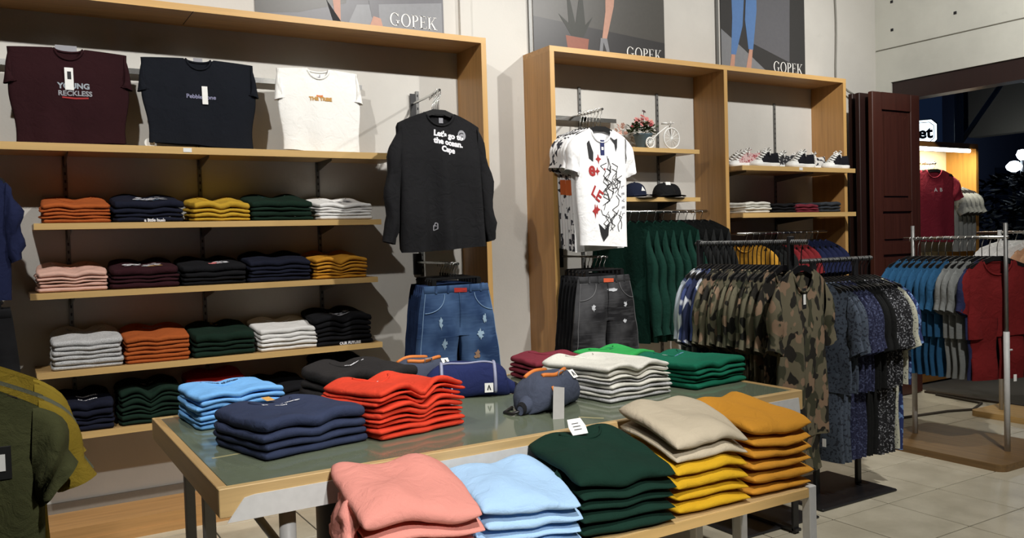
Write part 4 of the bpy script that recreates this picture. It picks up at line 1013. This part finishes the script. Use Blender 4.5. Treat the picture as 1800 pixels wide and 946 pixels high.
for i, (y, mt, cn, t) in enumerate(((2.28, OLV, 'olive tee with a black and white sleeve badge', ol), (2.36, OLM, 'mustard-olive tee just behind the olive tee', ol2), (2.44, SAG, 'sage grey tee behind the olive tee', ol2), (2.66, OLM, 'mustard tee hanging behind the sage grey tee', ol2), (2.76, OLM, 'mustard tee hanging farthest back', ol2))):
    hanger('black hanger of the %s, left edge rack' % cn.split(' with')[0], (LX, y, LZ+.0035), R(-4), HHK, 'left rack hangers')
    o = t.put('hanging_tshirt', cn+' on the left edge rack', 't-shirt', (LX, y, LZ-.0685), R(-4), mt, 'tees on the left edge rack')
    if i == 0:
        m = MB(); zb = -.19
        B(-.03, .03, -.003, .0, -.038, .038, .0008).build('chest_badge', plain('badge_black', srgb(24, 24, 24), .6), o, loc=(.15, t.yf(.15, zb)-.002, zb)); B(-.018, .018, -.0045, -.003, -.018, .02).build('badge_print', WHT, o, loc=(.15, t.yf(.15, zb)-.002, zb))

# garments on the wall at the left edge
rl = thing('garment_arm', 'steel faceout arm at the left edge of the wall', 'rail', (0, 0, 0)); MB().tube([(-.17, WY-.012, 2.02), (-.17, 4.5, 1.96)], .009, 8).build('arm', CHROME, rl)
rl2 = thing('garment_arm', 'lower steel faceout arm at the left edge of the wall', 'rail', (0, 0, 0)); MB().tube([(-.17, WY-.012, 1.36), (-.17, 4.5, 1.36)], .009, 8).build('arm', CHROME, rl2)
jk = Tee(.42, .62, 'long', .03, .012, 91, .07, .07, .08, 1.0, sl=((.28, -.42), (.20, -.44), 12, .035))
for i, (y, mt, cn) in enumerate(((4.55, NVB, 'indigo jacket'), (4.63, fab('ice_grey', (150, 156, 166)), 'pale grey jacket'), (4.71, BLK, 'black jacket'))):
    z = 1.963+.006*i+.008
    hanger('black hanger of the %s at the left edge of the wall' % cn, (-.17, y, z), 0, HHK, 'left wall hangers'); jk.put('hanging_jacket', cn+' hanging at the left edge of the wall', 'jacket', (-.17, y, z-.072), R(2*i), mt, 'jackets at the left edge of the wall')
for i in range(3):
    y = 4.52+.07*i
    clip_hanger('black clip hanger at the left edge of the wall, %s from the front' % ORD[i], (-.17, y, 1.3725), 0, 'left wall clip hangers')
    Shorts(.40, .60, .50, .045, 90+i).put('black denim shorts at the left edge of the wall, %s from the front' % ORD[i], (-.17, y, 1.2475), 0, DNB2, DNB2, False, 'black shorts at the left edge')

# ------------------------------------------------------------------ sneakers
class Shoe:
    def __init__(s, L=.30):
        out = []; n = 28
        def half(t): return 0.053*(1-.28*math.exp(-((t-.38)/.16)**2))*math.sqrt(max(0, 1-(2*t-1)**6))*(1+.08*sm(t, .5, .75))
        P = [(L*(t-.5), half(t)) for t in [i/n for i in range(n+1)]]
        poly = P+[(x, -y) for x, y in reversed(P[1:-1])]
        s.sole = MB(); N_ = len(poly); rows = []
        for z, k in ((0, .96), (.006, 1.02), (.026, 1.03), (.03, .97)): rows.append([(x*k, y*k, z) for x, y in poly])
        s.sole.grid(rows, True); s.sole.add([p for p in rows[0]], [tuple(reversed(range(N_)))]); s.sole.add([p for p in rows[-1]], [tuple(range(N_))])
        # upper: sections along x; x<0 is the heel
        def top(t):
            if t < .42: return lerp(.138, .125, sm(t, 0, .42))
            return lerp(.125, .05, sm(t, .42, .86))
        rows = []; m = 14
        for i in range(n+1):
            t = i/n; x = L*(t-.5)*.975; h = half(t)*.96+.0005; z1 = top(t)*math.sqrt(max(.05, 1-max(0, (t-.86)/.14)**2*.8)); row = []
            for k in range(m+1):
                a = pi*k/m; open_ = sm(.36-t, 0, .06)
                yy = h*cos(a)*(1-.25*sin(a)); zz = .028+(z1-.028)*sin(a)**.55
                if open_ and .25 < k/m < .75: zz = zz-open_*.045*sin(pi*(k/m-.25)/.5)
                row.append((x, yy, zz))
            rows.append(row)
        s.upper = MB().grid(rows)
        cap_ = []
        for i in range(int(n*.82), n+1):
            t = i/n; x = L*(t-.5)*.985; h = half(t)*.985+.001; z1 = (top(t)+.002)*math.sqrt(max(.05, 1-max(0, (t-.86)/.14)**2*.8))
            cap_.append([(x, h*cos(pi*k/m)*(1-.25*sin(pi*k/m)), .028+(z1-.027)*sin(pi*k/m)**.55) for k in range(m+1)])
        s.cap = MB().grid(cap_)
        s.lace = MB(); s.tong = MB()
        for q in range(6):
            t = .40+.07*q; x = L*(t-.5); z = top(t)+.004; hw = half(t)*.62
            s.lace.tube([(x, -hw, z-.012), (x+.008, 0, z+.003), (x+.014, hw, z-.012)], .0062, 6)
            s.lace.tube([(x, hw, z-.012), (x+.008, 0, z+.004), (x+.014, -hw, z-.012)], .0062, 6)
        z = top(.4)+.008
        for sg in (-1, 1):
            s.lace.tube([(L*(-.1), 0, z), (L*-.12, sg*.02, z+.02), (L*-.09, sg*.042, z+.004), (L*-.05, sg*.02, z-.002), (L*-.1, 0, z)], .004, 6)
            s.lace.tube([(L*-.1, 0, z), (L*-.04, sg*.045, z-.015), (L*-.03, sg*.05, z-.045)], .004, 6)
        s.tong.grid([[(L*(.36-.5)+q*.012, y, top(.4)+.012-q*.006-abs(y)*.25) for y in (-.024, -.012, 0, .012, .024)] for q in range(-1, 4)])
        s.mm = {}
    def put(s, label, loc, rz, um, toem=None):
        o = thing('sneaker', label, 'shoe', loc, rz, 'sneakers on the shelf')
        if um.name not in s.mm:
            s.mm[um.name] = [(nm, b.mesh(nm, mt, True)) for nm, b, mt in (('sole', s.sole, WHT), ('upper', s.upper, um), ('toe_cap', s.cap, WHT), ('laces', s.lace, WHT), ('tongue', s.tong, um))]
        for nm, me in s.mm[um.name]: link(nm, me, o)
        return o
SH = Shoe(); CANB = fab('canvas_black', (24, 24, 30)); CANP = speckle('canvas_floral', (200, 170, 168), (150, 50, 60), 60, .55); CANW = speckle('canvas_white_printed', (206, 204, 200), (40, 40, 46), 40, .53); CANG = speckle('canvas_printed', (36, 36, 40), (170, 170, 170), 60, .56)
zz = 2.0265
for lab, x, y, rz, mt in (
    ('floral pink sneaker at the left end of the shelf', 5.085, 4.80, 168, CANP), ('white printed sneaker at the left of the back row', 5.13, 4.93, 172, CANW),
    ('black sneaker with big white laces, leftmost of the front three', 5.24, 4.735, 182, CANB), ('printed sneaker behind the leftmost black sneaker', 5.36, 4.93, 172, CANG),
    ('printed sneaker in the middle of the back row', 5.56, 4.86, 168, CANG), ('black sneaker in the middle of the front row', 5.66, 4.735, 180, CANB),
    ('printed sneaker behind the middle black sneaker', 5.80, 4.93, 175, CANG), ('white printed sneaker in the back row near the right end', 5.96, 4.88, 170, CANW), ('black sneaker at the right end of the shelf', 6.10, 4.735, 181, CANB)):
    SH.put(lab, (x, y, zz), R(rz), mt)

# ------------------------------------------------------------------ flower pot, bicycle ornament, caps
fp = thing('flower_pot', 'blue pot of red and pink flowers on the short shelf', 'flowers', (4.20, 4.98, 2.1585))
MB().lathe([(.045, 0), (.052, .01), (.068, .10), (.075, .105), (.075, .115), (.066, .115), (.06, .10)], 22).build('pot', plain('blue_grey_ceramic', srgb(86, 104, 112), .5), fp, True)
r_ = random.Random(3); lf = MB()
for k in range(240):
    a = r_.uniform(0, 6.28); q = r_.uniform(.2, 1)**.5; x, y = .12*q*cos(a), .07*q*sin(a); z = .12+.08*(1-q*q)+r_.uniform(-.015, .03); b = r_.uniform(0, 6.28); l = r_.uniform(.025, .045); d = Vector((cos(b), sin(b), r_.uniform(-.4, .8)))*l; s_ = Vector((-sin(b), cos(b), .2))*l*.35; c_ = Vector((x, y, z))
    lf.add([c_, c_+d*.5+s_, c_+d, c_+d*.5-s_], [(0, 1, 2, 3)])
lf = lf.build('foliage', plain('leaf_green', srgb(64, 84, 48), .7), fp); lf['kind'] = 'stuff'
bm_ = MB()
for k in range(6):
    a = 2*pi*k/6; bm_.add([(0, 0, .004), (.014*cos(a-.45), .014*sin(a-.45), .006), (.02*cos(a), .02*sin(a), .002), (.014*cos(a+.45), .014*sin(a+.45), .006)], [(0, 1, 2, 3)])
bm_.lathe([(.005, .003), (.006, .008), (.002, .011)], 8)
BLO = [bm_.mesh('blossom', plain(n, c, .7)) for n, c in (('blossom_red', srgb(160, 60, 66)), ('blossom_pink', srgb(212, 130, 126)), ('blossom_pale', srgb(222, 176, 160)), ('blossom_dark', srgb(70, 34, 40)))]
for k in range(30):
    a = r_.uniform(0, 6.28); q = r_.uniform(.05, 1)**.5; x, y = .105*q*cos(a), .06*q*sin(a)-.012; z = .165+.075*(1-q*q)+r_.uniform(-.01, .015)
    link('blossom', BLO[r_.choice([0, 1, 1, 1, 2, 0, 3])], fp, (x, y, z), (R(55), 0, r_.uniform(-.6, .6)))
MB().tube([(0, -.01, .2), (.002, -.012, .28)], .002, 5).build('stem', plain('stem_dark', srgb(50, 50, 40), .7), fp); link('blossom', BLO[3], fp, (.002, -.012, .282), (R(50), 0, 0))
bk = thing('bicycle_ornament', 'white wire penny-farthing bicycle ornament beside the flower pot', 'ornament', (4.345, 4.90, 2.1585)); bk.scale = (1.25, 1.25, 1.25)
def wheel(cx, rr, nm):
    m = MB(); m.tube([(cx+rr*cos(a), 0, rr+.004+rr*sin(a)) for a in [2*pi*i/28 for i in range(28)]], .005, 6, True)
    for i in range(6): a = pi*i/6; m.tube([(cx-rr*cos(a), 0, rr+.004-rr*sin(a)), (cx+rr*cos(a), 0, rr+.004+rr*sin(a))], .0022, 5)
    m.build(nm, WHT, bk, True)
wheel(.055, .062, 'wheel'); wheel(-.115, .03, 'wheel')
MB().tube([(.055, .008, .066), (.05, .008, .145), (.02, .006, .135), (-.05, .004, .09), (-.115, .004, .034)], .004, 6).tube([(.05, -.03, .155), (.05, .03, .155)], .003, 6).tube([(.05, 0, .145), (.05, 0, .17)], .003, 6).build('bicycle_frame', WHT, bk, True)
MB().lathe([(.004, .148), (.02, .15), (.018, .158), (.004, .16)], 12).build('saddle', WHT, bk, True)
vs2 = thing('flower_vase', 'small white vase of pale flowers behind the tee and flower pot', 'flowers', (4.02, 5.03, 2.1585))
MB().lathe([(.03, 0), (.045, .03), (.04, .07), (.022, .1), (.026, .11)], 16).build('vase', plain('vase_white', srgb(200, 198, 190), .4), vs2, True)
for k in range(9): link('blossom', BLO[2], vs2, (.05*cos(k*.7)*(k % 3)*.5, .03*sin(k*.7), .12+.02*(k % 4)), (R(50), 0, k*.3))
def cap(label, x, rz, mat, patch, sc_=1.0, y=4.985):
    o = thing('cap', label, 'cap', (x, y, 1.7905), rz, 'caps on the short shelf')
    d = MB(); rows = []
    for j in range(9):
        a = pi/2*j/8; rr = .088*cos(a)**.75 if j < 8 else .004; rows.append([(rr*1.05*cos(2*pi*k/24), rr*sin(2*pi*k/24), .012+.105*sin(a)**.9) for k in range(24)])
    d.grid(rows, True).build('crown', mat, o, True)
    b = MB(); top_ = []; 
    for j in range(5):
        f = j/4; top_.append([((.086+.075*f*cos(a*.9))*sin(a)*1.0, -(.06+(.10*f+.02)*cos(a)) if abs(a) < 1.6 else 0, .014-.02*f*f*0+.008*(1-f)-.01*abs(sin(a))*f+.004) for a in [-1.25+2.5*k/12 for k in range(13)]])
    b.grid(top_); b.grid([[(x_, y_, z_-.004) for x_, y_, z_ in rw] for rw in reversed(top_)]); b.build('brim', mat, o, True)
    MB().lathe([(.006, .115), (.008, .119), (.003, .122)], 8).build('top_button', mat, o, True)
    if patch: MB().add([(-.022, -.0885, .05), (.022, -.0885, .05), (.0, -.078, .085)], [(0, 1, 2)]).build('triangle_logo', WHT, o) if patch == 'tri' else B(-.022, .022, -.086, -.080, .075, .1).build('sticker', WHT, o, rot=(R(-18), 0, 0))
    return o
cap('navy cap with a small white triangle logo', 4.11, R(8), fab('cap_navy', (30, 36, 56)), 'tri'); cap('black cap with a white sticker', 4.40, R(-4), fab('cap_black', (24, 24, 25)), 'st'); cap('dark cap lying behind the black cap at the shelf end', 4.50, R(-50), BLK, None, y=5.035)

# ------------------------------------------------------------------ waist bags on the table
BLKW = fab('bag_black', (26, 26, 28))
def bag(label, loc, rz, L, Hh, Dd, mat, trim, kind):
    o = thing('waist_bag', label, 'bag', loc, rz, 'waist bags on the glass table')
    m = MB(); rows = []; n = 26; sg_ = 22
    def prof(t): return max(.0, 1-abs(2*t-1)**(3.2))**.55
    S = lambda t, a: None
    def pt(t, a, k=1.0):
        e = prof(t); x = L*(t-.5); h = Hh*(.42+.58*e)*(1 if .02 < t < .98 else .55); d = Dd*(.45+.55*e)*(1 if .02 < t < .98 else .6)
        ca, sa = cos(a), sin(a); ex = .62
        y = d/2*math.copysign(abs(ca)**ex, ca)*k*(1-.25*max(0, sa)); z = h/2+h/2*math.copysign(abs(sa)**ex, sa)*k+.004*sin(11*t+3*a)
        return (x, y, max(.0, z)+.001)
    for i in range(n+1): rows.append([pt(i/n, 2*pi*k/sg_) for k in range(sg_)])
    m.grid(rows, True); m.add(rows[0], [tuple(range(sg_))]); m.add(rows[-1], [tuple(reversed(range(sg_)))])
    m.build('bag_body', mat, o, True)
    fr = pi+.35      # angle of the front face
    if kind == 'orange':
        for a0, t0, t1 in ((pi/2+.35, .22, .74), (pi/2-.4, .18, .66)):
            MB().tube([tuple(Vector(pt(lerp(t0, t1, q/14), a0+.25*sin(q/14*pi), 1.03))) for q in range(15)], .009, 8).build('zipper', trim, o, True)
        MB().tube([pt(.22, pi-.35, 1.06), (pt(.22, pi, 1.12)[0], pt(.22, pi, 1.15)[1], Hh*.45), (pt(.22, pi, 1.12)[0]-.004, pt(.22, pi, 1.2)[1], Hh*.2)], .006, 6).build('zip_pull', trim, o, True)
        px, py, pz = pt(.5, 2.35, 1.03); MB().tube([(px-.018, py, pz-.012), (px-.018, py-.005, pz+.016), (px+.018, py-.005, pz+.016), (px+.018, py, pz-.012)], .0035, 6, True).build('loop', plain('loop_grey', srgb(130, 134, 142), .5), o, True)
    else:
        for t0 in (.2, .82): MB().tube([tuple(pt(t0, pi*.45+pi*.75*q/14, 1.03)) for q in range(15)], .0075, 8).build('side_piping', trim, o, True)
        MB().tube([tuple(pt(lerp(.2, .82, q/14), pi*.62, 1.03)) for q in range(15)], .005, 8).build('top_zipper', trim, o, True)
        MB().tube([(L*-.28+.035*cos(a), -Dd*.62-.004*cos(a), .042+.036*sin(a)) for a in [2*pi*i/20 for i in range(20)]], .0028, 6, True).build('tag_loop', plain('pale_cord', srgb(186, 190, 204), .6), o, True)
    # side wings where the belt starts
    for sg in (-1, 1):
        w_ = MB(); rw = []
        for q in range(6):
            f = q/5; hh = Hh*lerp(.62, .26, f); dd = Dd*lerp(.55, .16, f); x_ = sg*(L*.40+f*L*.2)
            rw.append([(x_, dd/2*cos(2*pi*k/14), .002+hh/2+hh/2*sin(2*pi*k/14)) for k in range(14)])
        w_.grid(rw, True); w_.add(rw[-1], [tuple(range(14))]); w_.build('side_wing', mat, o, True); MB().grid([[(x_+sg*.003, y_*1.06, z_*1.04) for x_, y_, z_ in rr] for rr in rw[4:]], True).build('wing_binding', BLKW, o, True)
        MB().tube([(sg*(L*.5+.02), 0, .02), (sg*(L*.5+.05), .03, .008), (sg*(L*.5+.03), .08, .006), (sg*L*.3, .11, .006)], .007, 6).build('strap', BLKP, o, True)
    tp, ta = (.78, pi*.78) if kind == 'orange' else (.74, pi*1.06)
    c = Vector(pt(tp, ta, 1.02)); u = Vector((1, 0, 0)); v = (Vector(pt(tp, ta-.25, 1.02))-Vector(pt(tp, ta+.25, 1.02))).normalized(); nn = u.cross(v)
    if nn.y > 0 : nn = -nn
    a_, b_ = .019, .021
    m = MB(); m.add([c+u*x*a_+v*y*b_+nn*.006 for x, y in ((-1, -1), (1, -1), (1, 1), (-1, 1))], [(0, 1, 2, 3)]); m.build('logo_patch', WHT, o)
    m = MB(); m.add([c+u*x*a_+v*y*b_+nn*.0075 for x, y in ((-.5, -.5), (-.2, -.5), (0, .2), (.2, -.5), (.5, -.5), (.08, .6), (-.08, .6))], [tuple(range(7))]); m.build('logo_mark', INK, o)
    return o
BGY = fab('bag_slate', (66, 72, 88)); BNV = fab('bag_navy', (34, 42, 84)); ORZ = plain('orange_webbing', srgb(206, 118, 50), .7); LAV = plain('lavender_piping', srgb(140, 144, 168), .6)
bag('slate grey waist bag with orange zippers, lying behind the navy bag', (1.645, 3.56, TZ2), R(6), .33, .16, .18, BGY, ORZ, 'orange')
bag('navy waist bag with pale piping and a tag loop', (1.765, 3.34, TZ2), R(-24), .38, .155, .15, BNV, LAV, 'navy')
bg = bag('slate blue waist bag with orange zippers and a grey hang tag, nearest the camera', (1.905, 2.90, TZ2), R(24), .33, .15, .19, BGY, ORZ, 'orange')
B(-.022, .022, -.0012, .0012, -.145, 0, .0).build('hang_tag', plain('grey_hang_tag', srgb(138, 136, 132), .6), bg, loc=(-.11, -.125, .11), rot=(R(-34), R(8), R(-50)))
for nm, x, y in (('small white tag lying on the glass before the navy bag', 1.60, 3.20),):
    o = tag(B(-.018, .018, -.012, .012, 0, .002).build('paper_tag', WHT, None, loc=(x, y, TZ2+.0005), rot=(0, 0, .3)), nm, 'tag')

# neck card on the dark green sweater
nl = thing('size_card', 'white size card standing in the neck of the top forest green sweater', 'tag', (1.70, 2.385, BZ+.268))
MB().prism([(-.032, .0), (.032, .0), (.036, .03), (.028, .062), (-.028, .062), (-.036, .03)], -.001, .001).build('card', WHT, nl, rot=(R(-40), 0, 0)); MB().prism([(-.018, .018), (.014, .018), (.014, .021), (-.018, .021)], -.0016, .0016).prism([(-.018, .03), (.014, .03), (.014, .033), (-.018, .033)], -.0016, .0016).prism([(-.018, .042), (.010, .042), (.010, .045), (-.018, .045)], -.0016, .0016).build('print_lines', INK, nl, rot=(R(-40), 0, 0))

# storage drum under the table
dr = thing('storage_drum', 'black storage drum with a grey side under the glass table', 'drum', (1.33, 3.22, 0))
MB().lathe([(.29, 0), (.30, .02), (.30, .60), (.285, .62), (.28, .62)], 36).build('drum_body', plain('drum_black', srgb(16, 16, 16), .5), dr, True)
MB().lathe([(.305, .56), (.31, .57), (.31, .60), (.305, .61)], 36).build('drum_ring', GREYM, dr, True); MB().lathe([(.285, .618), (.285, .632), (.05, .638)], 36).build('drum_lid', plain('drum_lid_black', srgb(22, 22, 22), .5), dr, True)
dr2 = thing('storage_box', 'dark storage box in shadow under the middle of the table', 'box', (2.05, 3.25, 0))
B(-.36, .36, -.3, .3, 0, .5, .01).build('box_body', plain('box_dark', srgb(24, 23, 22), .7), dr2); B(-.37, .37, -.31, .31, .5, .53, .006).build('box_lid', plain('box_lid_dark', srgb(30, 29, 28), .6), dr2)

# cable on the floor by the rack
tag(MB().tube([(5.4, 4.2, .008), (5.98, 4.117, .008), (6.53, 4.035, .008), (6.75, 3.95, .008), (7.05, 4.05, .008), (7.12, 4.5, .008)], .012, 6).build('floor_cable', plain('floor_cable_brown', srgb(70, 62, 52), .7), None, True), 'brown cable lying across the floor behind the wooden-based rack', 'cable')

# ------------------------------------------------------------------ outside the doorway at night
ground = struct(B(WX+.25, 30, -6, 30, -.14, -.02).build('ground', plain('street_ground', srgb(70, 68, 64), .8)))
OX0, OX1, OFY, OWY, OT = 7.5, 8.6, 4.95, 5.27, 2.345
ou = thing('shelving_unit', 'small lit display unit with maroon shirts outside the doorway', 'shelving', (0, 0, 0))
B(OX0, OX1, OFY, OWY, OT-.05, OT).build('top_board', wood('outside_oak', (150, 104, 50), 'x'), ou); B(OX1-.04, OX1, OFY, OWY, 0, OT-.05).build('side_panel', wood('outside_oak_z', (170, 122, 52), 'z'), ou); B(OX0, OX0+.04, OFY, OWY, 0, OT-.05).build('side_panel', wood('outside_oak_z', (170, 122, 52), 'z'), ou)
B(OX0, OX1, OWY, OWY+.03, 0, OT).build('back_panel', plain('cream_panel', srgb(206, 196, 160), .8), ou); B(OX0+.04, OX1-.04, OFY, OWY, .0, .12).build('plinth', wood('outside_oak', (150, 104, 50), 'x'), ou)
tl = thing('tube_lamp', 'glowing white tube lamp under the top of the outside unit', 'lamp', (0, 0, 0))
MB().tube([(OX0+.05, OFY+.0, OT-.075), (OX1-.16, OFY, OT-.075)], .018, 12).build('tube', glow('tube_glow', (1, .97, .85), 14), tl, True)
ll = area('tube_lamp_light', (8.0, OFY-.03, OT-.1), (8.05, OWY, 1.2), 14, .9, .05, (1, .93, .75)); ll.parent = tl
MB().box(OX0+.05, OX1-.16, OFY-.012, OFY+.012, OT-.058, OT-.0505).build('lamp_housing', STEELW, tl)
rl = thing('wall_rail', 'short chrome rail inside the outside unit', 'rail', (0, 0, 0)); MB().tube([(8.05, 5.10, 1.98), (8.5, 5.10, 1.98)], .01, 8).build('rail_bar', CHROME, rl, True); MB().tube([(8.28, OWY, 1.98), (8.28, 5.10, 1.98)], .008, 8).build('rail_arm', CHROME, rl)
rl = thing('garment_arm', 'chrome arm holding the maroon shirts of the outside unit', 'rail', (0, 0, 0)); MB().tube([(7.86, OWY, 2.15), (7.82, 4.92, 2.13)], .01, 8).build('arm', CHROME, rl, True)
ot = Tee(.44, .70, 'short', .02, .01, 95, .07, .08, .08, 1.0); OMR = fab('outside_maroon', (104, 26, 40))
for i in range(3):
    y = 4.94+.06*i; hanger('black hanger of the maroon shirts outside, %s from the front' % ORD[i], (7.822+.006*i, y, 2.142), R(-20), HHK, 'outside maroon hangers')
    o = ot.put('hanging_tshirt', 'maroon shirt in the outside display unit, %s from the front' % ORD[i], 't-shirt', (7.822+.006*i, y, 2.07), R(-20), OMR, 'maroon shirts outside')
    if i == 0: ot.text(o, 'A  B', .05, .03, -.2, IGY)
og = Tee(.40, .66, 'short', .016, .01, 96, .06, .08, .08, 1.0)
for i in range(5):
    x = 8.12+.075*i; hanger('black hanger of the grey shirts outside, %s from the left' % ORD[i], (x, 5.10, 1.9815), R(-75), HHK, 'outside grey hangers')
    og.put('hanging_tshirt', 'grey shirt in the outside display unit, %s from the left' % ORD[i], 't-shirt', (x, 5.10, 1.9095), R(-75), SGR, 'grey shirts outside')
sg_ = thing('sign_box', 'glowing white hexagonal sign standing in the dark street', 'sign', (12.0, 7.83, 2.95), R(-58))
hexa = lambda a, b: [(-a*.72, -b), (a*.72, -b), (a, -b*.62), (a, b*.62), (a*.72, b), (-a*.72, b), (-a, b*.62), (-a, -b*.62)]
MB().prism(hexa(.27, .2), 0, .08).build('sign_case', STEELD, sg_); MB().prism(hexa(.255, .185), -.006, 0).build('sign_face', glow('sign_glow', (.75, .9, 1.0), 2.2), sg_)
m = MB(); a, b = text('et', .24, .01); m.add([(p[0]+.1, -.009, p[1]-.01) for p in a], b); m.build('sign_lettering', plain('sign_teal', srgb(40, 70, 80), .6), sg_)
pb = MB(); q = hexa(.22, .15)
for i in range(8): pb.tube([(q[i][0], -.008, q[i][1]), (q[(i+1) % 8][0], -.008, q[(i+1) % 8][1])], .006, 5)
pb.build('sign_border', plain('sign_teal', srgb(40, 70, 80), .6), sg_)
MB().tube([(0, .04, -.2), (0, .04, -2.97)], .02, 6).build('sign_post', STEELD, sg_)
can = thing('canopy_frame', 'grey steel canopy post with diagonal strut outside the doorway', 'canopy', (0, 0, 0))
MB().tube([(10.0, 5.99, 0), (10.0, 5.99, 3.4)], .05, 10).build('post', GREYM, can, True); MB().tube([(10.0, 5.99, 2.5), (10.85, 5.93, 3.3)], .03, 8).build('strut', GREYM, can, True); MB().tube([(9.6, 6.0, 3.4), (13, 5.8, 3.35)], .05, 8).build('beam', GREYM, can, True)
bd = thing('far_building', 'dark building facade across the street', 'building', (0, 0, 0))
B(15, 24, 8.9, 9.3, 0, 7).build('facade', plain('night_facade', srgb(52, 60, 84), .9), bd); B(14.9, 15.2, 6.0, 8.75, 3.1, 7).build('upper_storey', plain('night_storey', srgb(98, 90, 78), .9), bd)
for i in range(5): B(16+1.4*i, 16.9+1.4*i, 8.88, 8.9, 1.2, 2.6).build('window', plain('night_window', srgb(20, 26, 40), .2), bd)
for n_, (x, y, z) in enumerate(((14.0, 7.48, 2.46), (14.1, 7.40, 2.64))):
    lp = thing('street_lamp', ['bright white street lamp behind the dark tree', 'smaller white street lamp up right of the bright one'][n_], 'lamp', (x, y, 0), 0, 'street lamps')
    MB().tube([(0, 0, 0), (0, 0, z-.05)], .03, 8).build('lamp_post', STEELD, lp); MB().lathe([(.02, z-.1), (.1-.03*n_, z-.05), (.12-.03*n_, z), (.06, z+.07), (.01, z+.08)], 14).build('lamp_head', glow('street_glow', (.75, .88, 1), 26), lp, True)
tr = thing('street_tree', 'dark leafy tree silhouette in front of the street lamps', 'tree', (13.0, 6.98, 0)); q = random.Random(8); tm = MB()
for k in range(700):
    a, e, rr = q.uniform(0, 6.28), q.uniform(-1, 1), q.uniform(.3, 1)**.4*.75; c_ = Vector((rr*cos(a)*math.sqrt(1-e*e), rr*sin(a)*math.sqrt(1-e*e), 1.75+.5*e)); b = q.uniform(0, 6.28); d = Vector((cos(b), sin(b), q.uniform(-.5, .5)))*.09; s_ = Vector((-sin(b), cos(b), .3))*.035
    tm.add([c_, c_+d+s_, c_+d*2, c_+d-s_], [(0, 1, 2, 3)])
tm = tm.build('foliage', plain('night_leaf', srgb(20, 26, 18), .9), tr); tm['kind'] = 'stuff'
MB().tube([(0, 0, 0), (.02, 0, .8), (0, .03, 1.6)], [.07, .05, .03], 8).build('trunk', plain('night_bark', srgb(34, 30, 26), .9), tr)
